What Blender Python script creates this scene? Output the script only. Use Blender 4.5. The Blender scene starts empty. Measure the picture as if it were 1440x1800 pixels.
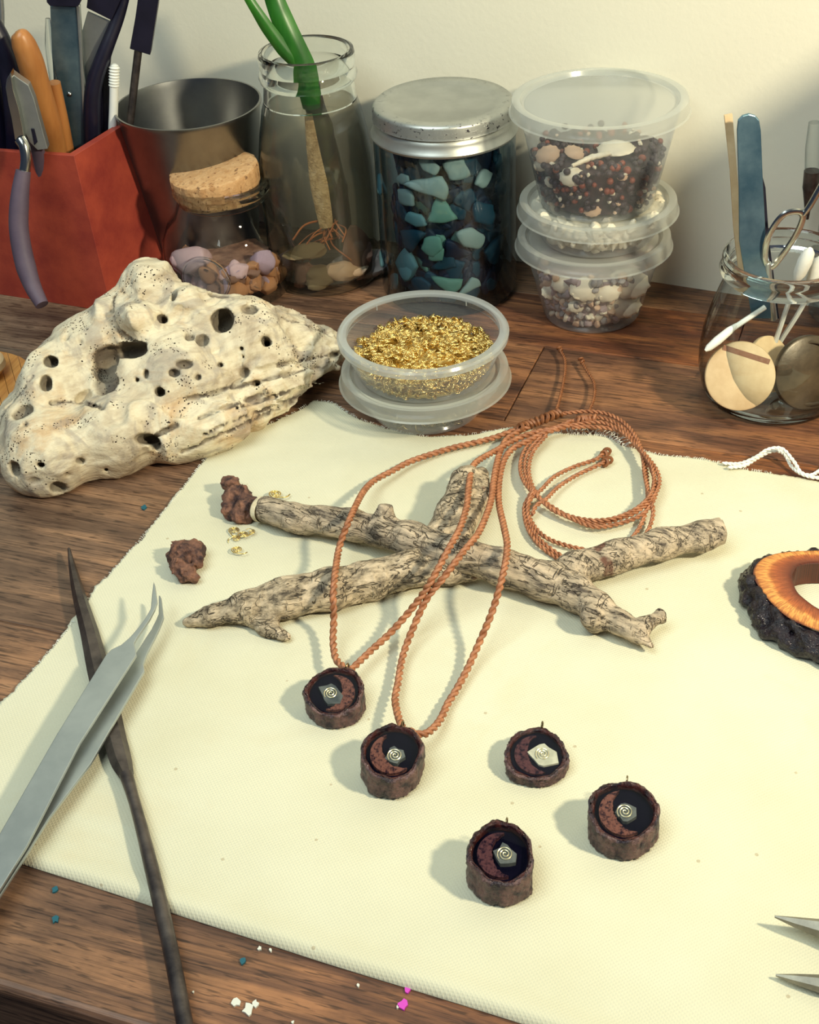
import bpy, math, random
import numpy as np
from mathutils import Vector, Matrix, Euler

# ------------------------------------------------------------------ camera, world, lights, exposure
FPX = 2500.0; TH = math.radians(36.0); RO = math.radians(3.5); CH = 0.36
Fw = np.array([0, math.cos(TH), -math.sin(TH)]); R0 = np.array([1.0, 0, 0]); U0 = np.array([0, math.sin(TH), math.cos(TH)])
Rt = math.cos(RO)*R0 - math.sin(RO)*U0; Up = math.sin(RO)*R0 + math.cos(RO)*U0; CC = np.array([0, 0, CH])
scene = bpy.context.scene
col = scene.collection
cd = bpy.data.cameras.new('camera'); cam = bpy.data.objects.new('camera', cd); col.objects.link(cam)
cd.sensor_fit = 'HORIZONTAL'; cd.sensor_width = 36; cd.lens = 36*FPX/1440; cd.clip_start = 0.01; cd.clip_end = 50
mw = Matrix.Identity(4)
for i in range(3):
    mw[i][0] = Rt[i]; mw[i][1] = Up[i]; mw[i][2] = -Fw[i]; mw[i][3] = CC[i]
cam.matrix_world = mw
scene.camera = cam
w = bpy.data.worlds.new('World'); scene.world = w; w.use_nodes = True
bg = w.node_tree.nodes['Background']; bg.inputs[0].default_value = (0.45, 0.6, 1.0, 1); bg.inputs[1].default_value = 0.07

def lamp(name, kind, loc, power, color, **kw):
    l = bpy.data.lights.new(name, kind); l.energy = power; l.color = color
    for k, v in kw.items(): setattr(l, k, v)
    o = bpy.data.objects.new(name, l); col.objects.link(o); o.location = loc
    return o
def aim(o, tgt):
    o.rotation_euler = (Vector(tgt)-o.location).to_track_quat('-Z', 'Y').to_euler()
key = lamp('desk_lamp_light', 'SPOT', (0.44, 0.09, 0.50), 25, (1.0, 0.90, 0.64), shadow_soft_size=0.028, spot_size=math.radians(104), spot_blend=1.0)
aim(key, (0.03, 0.68, 0.10))
win = lamp('window_light', 'AREA', (-0.40, 0.02, 1.20), 13.0, (0.84, 0.97, 0.95), shape='RECTANGLE', size=0.8, size_y=0.9)
aim(win, (0.0, 0.5, 0.0))
vs = scene.view_settings
vs.view_transform = 'Standard'; vs.look = 'None'; vs.gamma = 1.0; vs.use_curve_mapping = False; vs.exposure = 0.0
scene.cycles.max_bounces = 14; scene.cycles.transparent_max_bounces = 40; scene.cycles.transmission_bounces = 10
scene.cycles.use_denoising = True; scene.cycles.caustics_reflective = False

# ------------------------------------------------------------------ pixel helpers (points on real planes of the place)
def ray(x, y): return Fw + ((x-720)/FPX)*Rt + ((900-y)/FPX)*Up
def at(x, y, z=0.0):
    d = ray(x, y); return CC + d*((z-CH)/d[2])
def onY(x, y, Y):
    d = ray(x, y); return CC + d*(Y/d[1])
def proj(p):
    d = np.array(p)-CC; k = FPX/d.dot(Fw); return 720+k*d.dot(Rt), 900-k*d.dot(Up), k
def kat(p): return proj(p)[2]
def oncyl(px, py, cx, cy, r):
    d = ray(px, py); a = d[0]**2+d[1]**2; b = -2*(d[0]*cx+d[1]*cy); c = cx*cx+cy*cy-r*r
    D = max(b*b-4*a*c, 0); t = (-b-math.sqrt(D))/(2*a); return CC+d*t
rnd = random.Random(7)

# ------------------------------------------------------------------ materials
def srgb(r, g, b):
    f = lambda c: (c/255/12.92) if c/255 <= 0.04045 else ((c/255+0.055)/1.055)**2.4
    return (f(r), f(g), f(b), 1)
class T:
    def __init__(s, name):
        s.m = bpy.data.materials.new(name); s.m.use_nodes = True; s.t = s.m.node_tree; s.t.nodes.clear()
        s.out = s.t.nodes.new('ShaderNodeOutputMaterial')
    def n(s, typ, ins=None, **props):
        nd = s.t.nodes.new('ShaderNode'+typ)
        for k, v in props.items(): setattr(nd, k, v)
        for k, v in (ins or {}).items():
            sock = nd.inputs[k]
            if isinstance(v, bpy.types.NodeSocket): s.t.links.new(v, sock)
            else: sock.default_value = v
        return nd
    def coord(s, scale=(1, 1, 1), rot=(0, 0, 0), loc=(0, 0, 0), kind='Object'):
        tc = s.n('TexCoord'); mp = s.n('Mapping', {'Vector': tc.outputs[kind], 'Scale': scale, 'Rotation': rot, 'Location': loc})
        if rot != (0, 0, 0) and scale != (1, 1, 1):
            mp.inputs['Scale'].default_value = (1, 1, 1)
            mp = s.n('Mapping', {'Vector': mp.outputs[0], 'Scale': scale})
        return mp.outputs[0]
    def noise(s, vec, scale, detail=4, rough=0.6, dist=0.0):
        return s.n('TexNoise', {'Vector': vec, 'Scale': scale, 'Detail': detail, 'Roughness': rough, 'Distortion': dist}).outputs['Fac']
    def vor(s, vec, scale, feature='F1', rand=1.0):
        return s.n('TexVoronoi', {'Vector': vec, 'Scale': scale, 'Randomness': rand}, feature=feature)
    def ramp(s, fac, stops, interp='LINEAR'):
        r = s.n('ValToRGB', {'Fac': fac}); e = r.color_ramp.elements; r.color_ramp.interpolation = interp
        while len(e) < len(stops): e.new(0.5)
        for i, (p, c) in enumerate(stops):
            e[i].position = p; e[i].color = c if len(c) == 4 else (*c, 1)
        return r.outputs[0]
    def mix(s, fac, a, b, blend='MIX'):
        nd = s.n('Mix', data_type='RGBA', blend_type=blend)
        for i, v in ((0, fac), (6, a), (7, b)):
            if isinstance(v, bpy.types.NodeSocket): s.t.links.new(v, nd.inputs[i])
            else: nd.inputs[i].default_value = v
        return nd.outputs[2]
    def math(s, op, a, b=0.0, c=None, clamp=False):
        ins = {0: a, 1: b}
        if c is not None: ins[2] = c
        return s.n('Math', ins, operation=op, use_clamp=clamp).outputs[0]
    def attr(s, name): return s.n('Attribute', attribute_name=name)
    def bump(s, h, strength=0.5, dist=0.001, normal=None):
        ins = {'Height': h, 'Strength': strength, 'Distance': dist}
        if normal is not None: ins['Normal'] = normal
        return s.n('Bump', ins).outputs[0]
    def pr(s, base, rough=0.5, metal=0.0, normal=None, **kw):
        ins = {'Base Color': base, 'Roughness': rough, 'Metallic': metal}
        if normal is not None: ins['Normal'] = normal
        ins.update(kw); p = s.n('BsdfPrincipled', ins); return p.outputs[0]
    def end(s, sh): s.t.links.new(sh, s.out.inputs['Surface']); return s.m
G1 = lambda v: (v, v, v, 1)

def two(name, c1, c2, scale=80, stretch=(1, 1, 1), rough=0.5, metal=0.0, bump=0.3, bs=None, dist=0.0006, detail=5, lo=0.35, hi=0.65, **kw):
    t = T(name); v = t.coord(stretch)
    f = t.noise(v, scale, detail)
    c = t.ramp(f, [(lo, c1), (hi, c2)])
    nm = t.bump(t.noise(v, bs or scale*2.5, 4), bump, dist) if bump else None
    return t.end(t.pr(c, rough, metal, nm, **kw))

def clear(name, tint=(1, 1, 1, 1), edge=(0.55, 0.6, 0.6, 1), haze=0.0, hazecol=(0.8, 0.82, 0.8, 1), rough=0.03, ior=1.45, edgepow=0.0, hrough=0.4, gpow=5.0):
    """thin walled clear material: passes light, Fresnel reflection, optional milky body"""
    t = T(name)
    lw = t.n('LayerWeight', {'Blend': 0.5}).outputs['Facing']
    tc = t.mix(t.math('POWER', lw, 2.2), tint, edge) if edgepow else tint
    tr = t.n('BsdfTransparent', {'Color': tc}).outputs[0]
    base = tr
    if haze:
        dif = t.n('BsdfDiffuse', {'Color': hazecol}).outputs[0]; tl = t.n('BsdfTranslucent', {'Color': hazecol}).outputs[0]
        body = t.n('MixShader', {0: 0.45, 1: dif, 2: tl}).outputs[0]
        hz = t.math('ADD', haze, t.math('MULTIPLY', t.math('POWER', lw, 2.0), 0.35), clamp=True)
        base = t.n('MixShader', {0: hz, 1: tr, 2: body}).outputs[0]
    gl = t.n('BsdfGlossy', {'Color': (1, 1, 1, 1), 'Roughness': rough}).outputs[0]
    f0 = ((ior-1)/(ior+1))**2
    fr = t.math('MULTIPLY_ADD', t.math('POWER', lw, gpow), 0.85-f0, f0)
    sh = t.n('MixShader', {0: fr, 1: base, 2: gl}).outputs[0]
    return t.end(sh)

def refractive(name, tint=(0.93, 0.97, 0.96, 1), rough=0.0, ior=1.45):
    t = T(name)
    return t.end(t.pr(tint, rough, 0.0, None, **{'Transmission Weight': 1.0, 'IOR': ior}))

M = {}
M['glass'] = clear('clear_glass', (0.96, 0.985, 0.98, 1), (0.12, 0.17, 0.20, 1), edgepow=1, gpow=4.0)
M['glass_blue'] = clear('bluish_glass', (0.76, 0.88, 0.97, 1), (0.12, 0.22, 0.30, 1), edgepow=1)
M['glass_thick'] = refractive('thick_glass')
M['plastic'] = clear('milky_plastic', (0.97, 0.98, 1, 1), (0.8, 0.8, 0.8, 1), haze=0.13, hazecol=(0.72, 0.77, 0.80, 1), rough=0.16, ior=1.42)
M['plastic_lid'] = clear('milky_lid_plastic', (0.97, 0.98, 1, 1), (0.8, 0.8, 0.8, 1), haze=0.36, hazecol=(0.84, 0.86, 0.78, 1), rough=0.2, ior=1.42)
M['plastic_rim'] = clear('milky_rim_plastic', (0.97, 0.98, 1, 1), (0.8, 0.8, 0.8, 1), haze=0.36, hazecol=(0.76, 0.80, 0.78, 1), rough=0.15, ior=1.45)
M['resin'] = clear('clear_resin', (0.93, 0.93, 0.93, 1), rough=0.02, ior=1.30)
M['gold'] = two('gold_wire', (0.80, 0.55, 0.17, 1), (1.0, 0.80, 0.36, 1), 300, rough=0.27, metal=1.0, bump=0)
M['antique_gold'] = two('pale_gold_wire', (0.78, 0.70, 0.42, 1), (0.9, 0.84, 0.6, 1), 300, rough=0.3, metal=0.7, bump=0)
M['bronze'] = two('dark_bronze_wire', (0.16, 0.12, 0.06, 1), (0.34, 0.27, 0.15, 1), 300, rough=0.3, metal=1.0, bump=0)
M['steel'] = two('brushed_steel', (0.42, 0.46, 0.47, 1), (0.52, 0.56, 0.56, 1), 60, (1, 1, 1), rough=0.36, metal=0.85, bump=0.08, bs=900, dist=0.0001)
M['steel_blue'] = two('polished_blue_grey_steel', (0.10, 0.20, 0.28, 1), (0.24, 0.38, 0.46, 1), 50, rough=0.30, metal=0.85, bump=0.1, bs=300, dist=0.0001)
M['steel_dark'] = two('dark_steel', (0.05, 0.042, 0.045, 1), (0.15, 0.125, 0.115, 1), 90, rough=0.42, metal=0.75, bump=0.4, bs=500, dist=0.0002)
M['jaw_steel'] = two('dull_jaw_steel', (0.20, 0.185, 0.15, 1), (0.30, 0.28, 0.22, 1), 200, rough=0.45, metal=0.6, bump=0.1)
M['chrome'] = two('bright_steel', (0.42, 0.43, 0.42, 1), (0.55, 0.56, 0.52, 1), 40, rough=0.2, metal=1.0, bump=0)
M['cup_steel'] = two('satin_steel', (0.24, 0.25, 0.26, 1), (0.32, 0.325, 0.32, 1), 40, rough=0.34, metal=1.0, bump=0)
M['black_plastic'] = two('black_plastic', (0.004, 0.004, 0.014, 1), (0.009, 0.008, 0.024, 1), 60, rough=0.4, bump=0.1)
M['grip'] = two('purple_grey_rubber', (0.085, 0.06, 0.095, 1), (0.12, 0.085, 0.12, 1), 60, rough=0.6, bump=0.1)
M['terracotta'] = two('terracotta', (0.27, 0.034, 0.024, 1), (0.42, 0.066, 0.036, 1), 40, rough=0.5, bump=0.25, bs=900, dist=0.0003)
M['wood_handle'] = two('varnished_beech', (0.30, 0.10, 0.028, 1), (0.52, 0.22, 0.065, 1), 60, (1, 1, 0.15), rough=0.38, bump=0.15)
M['light_wood'] = two('pale_birch', (0.60, 0.42, 0.23, 1), (0.72, 0.54, 0.32, 1), 90, (1, 1, 1), rough=0.6, bump=0.2)
M['cream_pith'] = two('cream_pith', (0.60, 0.50, 0.33, 1), (0.74, 0.66, 0.48, 1), 200, rough=0.9, bump=0.6)
M['dark_disc'] = two('dark_bronze_disc', (0.05, 0.035, 0.02, 1), (0.13, 0.09, 0.05, 1), 60, rough=0.35, bump=0.2, metal=0.2)
M['cotton'] = two('white_cotton', (0.80, 0.80, 0.74, 1), (0.88, 0.87, 0.80, 1), 300, rough=0.9, bump=0.5, bs=2500, dist=0.0003)
M['white_paper'] = two('white_stick', (0.78, 0.80, 0.76, 1), (0.86, 0.86, 0.80, 1), 100, rough=0.6, bump=0.1)
M['cord'] = two('waxed_tan_cord', (0.25, 0.088, 0.036, 1), (0.46, 0.19, 0.09, 1), 350, rough=0.5, bump=0.4, bs=2500, dist=0.0002)
M['cord_dark'] = two('waxed_brown_cord', (0.16, 0.055, 0.02, 1), (0.30, 0.11, 0.04, 1), 350, rough=0.5, bump=0.4, bs=2500, dist=0.0002)
M['leaf'] = two('green_leaf', (0.012, 0.085, 0.010, 1), (0.04, 0.20, 0.018, 1), 60, (1, 1, 0.1), rough=0.35, bump=0.1)
M['stalk'] = two('old_green_stalk', (0.022, 0.016, 0.012, 1), (0.055, 0.075, 0.018, 1), 90, (1, 1, 0.5), rough=0.5, bump=0.3)
M['root'] = two('orange_root', (0.36, 0.10, 0.03, 1), (0.5, 0.18, 0.06, 1), 200, rough=0.6, bump=0)
M['lid_metal'] = None
M['shell_white'] = two('white_shell', (0.74, 0.64, 0.46, 1), (0.90, 0.84, 0.68, 1), 160, rough=0.5, bump=0.3)
M['shell_pink'] = two('peach_shell', (0.62, 0.36, 0.22, 1), (0.82, 0.62, 0.44, 1), 160, rough=0.5, bump=0.4)
M['coral'] = two('beige_coral', (0.42, 0.28, 0.13, 1), (0.72, 0.54, 0.30, 1), 300, rough=0.8, bump=1.0, bs=900, dist=0.001)
M['pebble_grey'] = two('grey_pebble', (0.20, 0.19, 0.19, 1), (0.50, 0.45, 0.42, 1), 200, rough=0.5, bump=0.3)
M['pebble_mauve'] = two('mauve_pebble', (0.30, 0.22, 0.24, 1), (0.55, 0.44, 0.42, 1), 200, rough=0.5, bump=0.3)
M['bead_dark'] = two('dark_plum_bead', (0.018, 0.010, 0.022, 1), (0.055, 0.025, 0.03, 1), 300, rough=0.4, bump=0.2)
M['bead_red'] = two('red_brown_bead', (0.16, 0.03, 0.018, 1), (0.32, 0.07, 0.03, 1), 300, rough=0.4, bump=0.2)
M['quartz_pink'] = two('pink_quartz', (0.55, 0.30, 0.30, 1), (0.75, 0.55, 0.55, 1), 130, rough=0.35, bump=0.5, bs=250, dist=0.001, **{'Subsurface Weight': 0.0})
M['quartz_mauve'] = two('mauve_quartz', (0.33, 0.20, 0.27, 1), (0.58, 0.42, 0.48, 1), 130, rough=0.3, bump=0.5, bs=250, dist=0.001)
M['quartz_amber'] = two('amber_stone', (0.45, 0.17, 0.07, 1), (0.74, 0.38, 0.18, 1), 150, rough=0.35, bump=0.6, bs=260, dist=0.001)
M['quartz_brown'] = two('brown_stone', (0.20, 0.10, 0.07, 1), (0.40, 0.22, 0.15, 1), 150, rough=0.4, bump=0.6, bs=260, dist=0.001)
def seaglass(name, c):
    t = T(name); v = t.coord(); f = t.noise(v, 180, 4)
    base = t.ramp(f, [(0.3, tuple(x*0.75 for x in c)), (0.7, c)])
    nm = t.bump(t.noise(v, 1600, 3), 0.25, 0.0003)
    p = t.pr(base, 0.55, 0, nm); tl = t.n('BsdfTranslucent', {'Color': base}).outputs[0]; tr = t.n('BsdfTransparent', {'Color': (0.8, 0.9, 0.95, 1)}).outputs[0]
    s = t.n('MixShader', {0: 0.3, 1: p, 2: tl}).outputs[0]
    return t.end(t.n('MixShader', {0: 0.12, 1: s, 2: tr}).outputs[0])
M['sg_white'] = seaglass('frosted_white_glass', (0.56, 0.64, 0.55))
M['sg_aqua'] = seaglass('frosted_aqua_glass', (0.26, 0.48, 0.47))
M['sg_green'] = seaglass('frosted_green_glass', (0.26, 0.48, 0.35))
M['sg_teal'] = seaglass('frosted_teal_glass', (0.010, 0.085, 0.13))
M['sg_blue'] = seaglass('frosted_deep_blue_glass', (0.004, 0.022, 0.06))

def wall_mat():
    t = T('painted_plaster'); v = t.coord()
    c = t.ramp(t.noise(v, 3, 3), [(0.3, (0.88, 0.83, 0.66, 1)), (0.7, (0.92, 0.875, 0.71, 1))])
    return t.end(t.pr(c, 0.75, 0, t.bump(t.noise(v, 350, 4), 0.25, 0.0005)))
M['wall'] = wall_mat()

def plank_mat():
    t = T('oiled_acacia'); v = t.coord((1, 9, 9)); rn = t.n('ObjectInfo').outputs['Random']
    off = t.n('CombineXYZ', {0: t.math('MULTIPLY', rn, 13.0), 1: t.math('MULTIPLY', rn, 7.0)}).outputs[0]
    v = t.n('VectorMath', {0: v, 1: off}, operation='ADD').outputs[0]
    f1 = t.noise(v, 9, 6, 0.65, 0.6); f2 = t.noise(t.n('VectorMath', {0: v, 1: (1, 5, 5)}, operation='MULTIPLY').outputs[0], 22, 3)
    light_tone = t.attr('tone').outputs['Fac']
    warm = t.ramp(f1, [(0.25, (0.030, 0.007, 0.006, 1)), (0.46, (0.17, 0.042, 0.012, 1)), (0.62, (0.46, 0.15, 0.035, 1)), (0.8, (0.09, 0.022, 0.009, 1))])
    grey = t.ramp(f1, [(0.25, (0.05, 0.034, 0.026, 1)), (0.45, (0.19, 0.145, 0.10, 1)), (0.65, (0.32, 0.255, 0.18, 1)), (0.85, (0.12, 0.075, 0.045, 1))])
    c = t.mix(light_tone, warm, grey)  # lighting put into the wood colour: warm to the right, greyer left
    c = t.mix(t.math('MULTIPLY', t.ramp(f2, [(0.50, G1(0)), (0.66, G1(1))]), 0.65), c, (0.025, 0.010, 0.007, 1))
    # worn, stained patches
    st = t.ramp(t.noise(t.coord((1, 1, 1), kind='Object'), 26, 5, 0.65), [(0.42, G1(0)), (0.62, G1(1))])
    c = t.mix(t.math('MULTIPLY', st, 0.35), c, (0.035, 0.018, 0.012, 1))
    por = t.noise(t.coord((14, 120, 120)), 6, 2); c = t.mix(t.math('MULTIPLY', t.ramp(por, [(0.56, G1(0)), (0.64, G1(1))]), 0.6), c, (0.016, 0.008, 0.006, 1))
    nm = t.bump(f2, 0.25, 0.0006)
    return t.end(t.pr(c, 0.42, 0, nm))
M['plank'] = plank_mat()

def cloth_mat():
    t = T('cotton_canvas')
    v = t.coord((1, 1, 1), (0, 0, math.radians(-24)))
    wv = t.n('TexWave', {'Vector': v, 'Scale': 300, 'Distortion': 0.6, 'Detail': 1}, wave_type='BANDS', bands_direction='X').outputs['Fac']
    wv2 = t.n('TexWave', {'Vector': v, 'Scale': 300, 'Distortion': 0.6, 'Detail': 1}, wave_type='BANDS', bands_direction='Y').outputs['Fac']
    h = t.math('ADD', t.math('MAXIMUM', wv, wv2), t.math('MULTIPLY', t.noise(v, 900, 3), 0.5))
    big = t.noise(v, 14, 4, 0.55)
    c = t.ramp(big, [(0.32, (0.63, 0.60, 0.44, 1)), (0.6, (0.68, 0.655, 0.50, 1))])
    st = t.ramp(t.noise(v, 11, 5, 0.6, 0.6), [(0.60, G1(0)), (0.76, G1(1))])
    c = t.mix(t.math('MULTIPLY', st, 0.35), c, (0.60, 0.47, 0.26, 1))
    sp = t.vor(v, 70); spd = t.math('LESS_THAN', sp.outputs['Distance'], 0.045)
    c = t.mix(t.math('MULTIPLY', spd, 0.5), c, (0.35, 0.25, 0.14, 1))
    return t.end(t.pr(c, 0.95, 0, t.bump(h, 0.30, 0.0004), **{'Specular IOR Level': 0.1}))
M['cloth'] = cloth_mat()

def drift_mat():
    t = T('bleached_driftwood'); v = t.coord()
    vs_ = t.coord((1, 6, 4), (0, 0, math.radians(-32)))
    f = t.noise(v, 38, 6, 0.62, 0.5); g = t.noise(vs_, 60, 5, 0.6)
    c = t.ramp(f, [(0.27, (0.26, 0.21, 0.16, 1)), (0.39, (0.55, 0.46, 0.33, 1)), (0.52, (0.74, 0.66, 0.49, 1)), (0.66, (0.60, 0.43, 0.26, 1)), (0.78, (0.38, 0.24, 0.14, 1))])
    c = t.mix(t.math('MULTIPLY', t.ramp(g, [(0.50, G1(0)), (0.72, G1(1))]), 0.45), c, (0.33, 0.24, 0.16, 1))
    gp = t.ramp(t.noise(t.coord(loc=(5, 2, 1)), 48, 4, 0.6, 0.8), [(0.52, G1(0)), (0.60, G1(1))])
    c = t.mix(t.math('MULTIPLY', gp, 0.50), c, (0.27, 0.23, 0.21, 1))
    dots = t.vor(v, 760); dd = t.math('LESS_THAN', dots.outputs['Distance'], 0.27)
    cl = t.ramp(t.noise(v, 75, 2), [(0.55, G1(0)), (0.60, G1(1))]); dd = t.math('MULTIPLY', dd, cl)
    dots2 = t.vor(v, 210); d2 = t.math('LESS_THAN', dots2.outputs['Distance'], 0.10)
    cl2 = t.ramp(t.noise(v, 55, 2), [(0.50, G1(0)), (0.55, G1(1))]); d2 = t.math('MULTIPLY', d2, cl2)
    dd = t.math('MAXIMUM', dd, d2)
    c = t.mix(dd, c, (0.03, 0.02, 0.015, 1))
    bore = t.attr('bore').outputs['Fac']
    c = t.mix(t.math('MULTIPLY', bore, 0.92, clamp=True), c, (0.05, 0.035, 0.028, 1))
    h = t.math('SUBTRACT', t.math('ADD', t.math('MULTIPLY', f, 0.8), t.math('MULTIPLY', g, 0.5)), t.math('MULTIPLY', dd, 0.6))
    return t.end(t.pr(c, 0.85, 0, t.bump(h, 0.8, 0.0022), **{'Specular IOR Level': 0.2}))
M['drift'] = drift_mat()

def bark_mat(name, rotz, c_hi, c_mid, c_lo, vs1=130, stretch=0.42):
    t = T(name); v = t.coord((stretch, 1, 1), (0, 0, rotz))
    n1 = t.noise(t.coord((stretch*0.8, 1, 1), (0, 0, rotz)), vs1, 3, 0.7, 0.5); n2 = t.noise(t.coord((1.1, stretch, stretch), (0, 0, rotz), (4, 1, 0)), vs1*0.9, 2, 0.6, 0.4)
    k1 = t.ramp(t.math('ABSOLUTE', t.math('SUBTRACT', n1, 0.5)), [(0.0, G1(1)), (0.022, G1(0))])
    k2 = t.ramp(t.math('ABSOLUTE', t.math('SUBTRACT', n2, 0.5)), [(0.0, G1(1)), (0.018, G1(0))])
    k2 = t.math('MULTIPLY', k2, t.ramp(t.noise(t.coord(loc=(1, 7, 2)), 130, 2), [(0.50, G1(0)), (0.60, G1(1))]))
    crack = t.math('MAXIMUM', k1, k2)
    mask = t.ramp(t.noise(t.coord(), 70, 3), [(0.34, G1(0)), (0.52, G1(1))])
    f = t.noise(t.coord((stretch*1.1, 1, 1), (0, 0, rotz)), 260, 6, 0.72)
    c = t.ramp(f, [(0.36, c_lo), (0.47, c_mid), (0.60, c_hi)])
    cm = t.math('MULTIPLY', crack, mask)
    c = t.mix(t.math('MULTIPLY', cm, 0.85), c, (0.06, 0.045, 0.035, 1))
    red = t.ramp(t.noise(t.coord(loc=(3, 1, 2)), 42, 3), [(0.70, G1(0)), (0.73, G1(1))])
    c = t.mix(t.math('MULTIPLY', red, 0.8), c, (0.13, 0.045, 0.03, 1))
    h = t.math('SUBTRACT', t.math('MULTIPLY', f, 0.6), cm)
    return t.end(t.pr(c, 0.85, 0, t.bump(h, 0.9, 0.0016), **{'Specular IOR Level': 0.2}))
M['bark_long'] = bark_mat('grey_twig_bark', math.radians(33), (0.58, 0.46, 0.33, 1), (0.36, 0.29, 0.21, 1), (0.10, 0.08, 0.065, 1), 240, 0.25)
M['bark_low'] = bark_mat('cracked_twig_bark', math.radians(-15), (0.60, 0.48, 0.34, 1), (0.34, 0.27, 0.185, 1), (0.10, 0.08, 0.06, 1), 170, 0.45)
M['red_bark'] = two('red_brown_bark', (0.045, 0.022, 0.022, 1), (0.26, 0.12, 0.075, 1), 190, rough=0.85, bump=1.0, bs=500, dist=0.0012, lo=0.38, hi=0.62)
M['pend_bark'] = two('varnished_brown_bark', (0.014, 0.006, 0.014, 1), (0.15, 0.078, 0.072, 1), 230, rough=0.34, bump=1.0, bs=600, dist=0.0012, lo=0.40, hi=0.62)
M['pend_rim'] = two('varnished_red_brown_rim', (0.006, 0.002, 0.006, 1), (0.075, 0.018, 0.014, 1), 330, rough=0.1, bump=1.0, bs=800, dist=0.001)
M['pend_dark'] = two('dark_setting', (0.0015, 0.0015, 0.007, 1), (0.004, 0.003, 0.011, 1), 200, rough=0.25, bump=0.1, **{'Specular IOR Level': 0.05})
M['pend_stone'] = two('porous_red_brown_stone', (0.014, 0.006, 0.014, 1), (0.19, 0.078, 0.06, 1), 800, rough=0.7, bump=1.0, bs=900, dist=0.0008, lo=0.36, hi=0.54, **{'Specular IOR Level': 0.05})
M['pend_stone2'] = two('porous_dark_stone', (0.010, 0.005, 0.014, 1), (0.10, 0.04, 0.045, 1), 700, rough=0.7, bump=1.0, bs=900, dist=0.0008, lo=0.36, hi=0.54, **{'Specular IOR Level': 0.05})
M['chip_white'] = two('white_glass_chip', (0.40, 0.40, 0.30, 1), (0.62, 0.60, 0.46, 1), 300, rough=0.4, bump=0.2)
M['chip_grey'] = two('smoky_glass_chip', (0.04, 0.05, 0.055, 1), (0.17, 0.18, 0.16, 1), 160, rough=0.4, bump=0.2)
M['slice_bark'] = two('black_glossy_bark', (0.002, 0.002, 0.008, 1), (0.018, 0.009, 0.014, 1), 260, rough=0.10, bump=1.0, bs=480, dist=0.0016)

def slice_mat():
    t = T('oiled_wood_slice')
    r = t.attr('rad').outputs['Fac']; a = t.attr('ang').outputs['Fac']
    vec = t.n('CombineXYZ', {0: t.math('MULTIPLY', a, 16.0), 1: t.math('MULTIPLY', r, 0.5)}).outputs[0]
    st = t.noise(vec, 6, 3, 0.6)
    rr = t.math('ADD', r, t.math('MULTIPLY', t.math('SUBTRACT', t.noise(t.coord(), 70, 3), 0.5), 0.30))
    c = t.ramp(rr, [(0.0, (0.05, 0.012, 0.008, 1)), (0.12, (0.16, 0.035, 0.015, 1)), (0.42, (0.38, 0.09, 0.025, 1)), (0.55, (0.46, 0.13, 0.03, 1)), (0.66, (0.85, 0.36, 0.09, 1)), (0.93, (0.72, 0.28, 0.07, 1)), (1.0, (0.12, 0.03, 0.015, 1))])
    c = t.mix(t.math('MULTIPLY', t.ramp(st, [(0.44, G1(0)), (0.56, G1(1))]), 0.55), c, (0.14, 0.03, 0.010, 1))
    return t.end(t.pr(c, 0.3, 0, t.bump(st, 0.2, 0.0003)))
M['slice'] = slice_mat()

def cork_mat():
    t = T('cork'); v = t.coord()
    vo = t.vor(v, 420); f = t.noise(v, 500, 3)
    c = t.ramp(vo.outputs['Color'], [(0.1, (0.52, 0.27, 0.11, 1)), (0.5, (0.70, 0.42, 0.20, 1)), (0.9, (0.60, 0.33, 0.14, 1))])
    c = t.mix(t.ramp(f, [(0.60, G1(0)), (0.70, G1(1))]), c, (0.22, 0.09, 0.035, 1))
    pit = t.ramp(t.noise(v, 260, 4), [(0.62, G1(0)), (0.68, G1(1))])
    c = t.mix(t.math('MULTIPLY', pit, 0.7), c, (0.12, 0.045, 0.02, 1))
    return t.end(t.pr(c, 0.9, 0, t.bump(t.math('SUBTRACT', f, pit), 0.6, 0.0008)))
M['cork'] = cork_mat()
def lid_mat():
    t = T('aged_zinc'); v = t.coord()
    f = t.noise(v, 60, 4); c = t.ramp(f, [(0.3, (0.40, 0.41, 0.38, 1)), (0.7, (0.52, 0.53, 0.49, 1))])
    s = t.attr('edge').outputs['Fac']
    w_ = t.ramp(t.noise(t.coord((1, 1, 2)), 330, 5, 0.7), [(0.58, G1(0)), (0.63, G1(1))])
    w_ = t.math('MULTIPLY', w_, s)
    c = t.mix(w_, c, (0.03, 0.025, 0.035, 1))
    return t.end(t.pr(c, t.math('ADD', 0.38, t.math('MULTIPLY', w_, 0.3)), 0.75, t.bump(w_, 0.3, 0.0003)))
M['lid_metal'] = lid_mat()
def bamboo_mat():
    t = T('bamboo_wood'); v = t.coord((1, 1, 1))
    rn = t.n('ObjectInfo').outputs['Random']
    f = t.noise(t.coord((1, 0.08, 1), (0, 0, math.radians(18))), 420, 4)
    c = t.ramp(f, [(0.35, (0.48, 0.19, 0.045, 1)), (0.65, (0.70, 0.34, 0.09, 1))])
    c = t.mix(t.math('MULTIPLY', rn, 0.3), c, (0.45, 0.18, 0.05, 1))
    return t.end(t.pr(c, 0.45, 0, t.bump(f, 0.15, 0.0003)))
M['bamboo'] = bamboo_mat()
M['floor'] = two('dark_carpet', (0.010, 0.012, 0.03, 1), (0.03, 0.035, 0.06, 1), 60, rough=0.95, bump=0.5)
M['box_wood'] = two('painted_box', (0.3, 0.28, 0.24, 1), (0.36, 0.34, 0.3, 1), 30, rough=0.7, bump=0.1)  # surface of the added, unseen shade board
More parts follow.
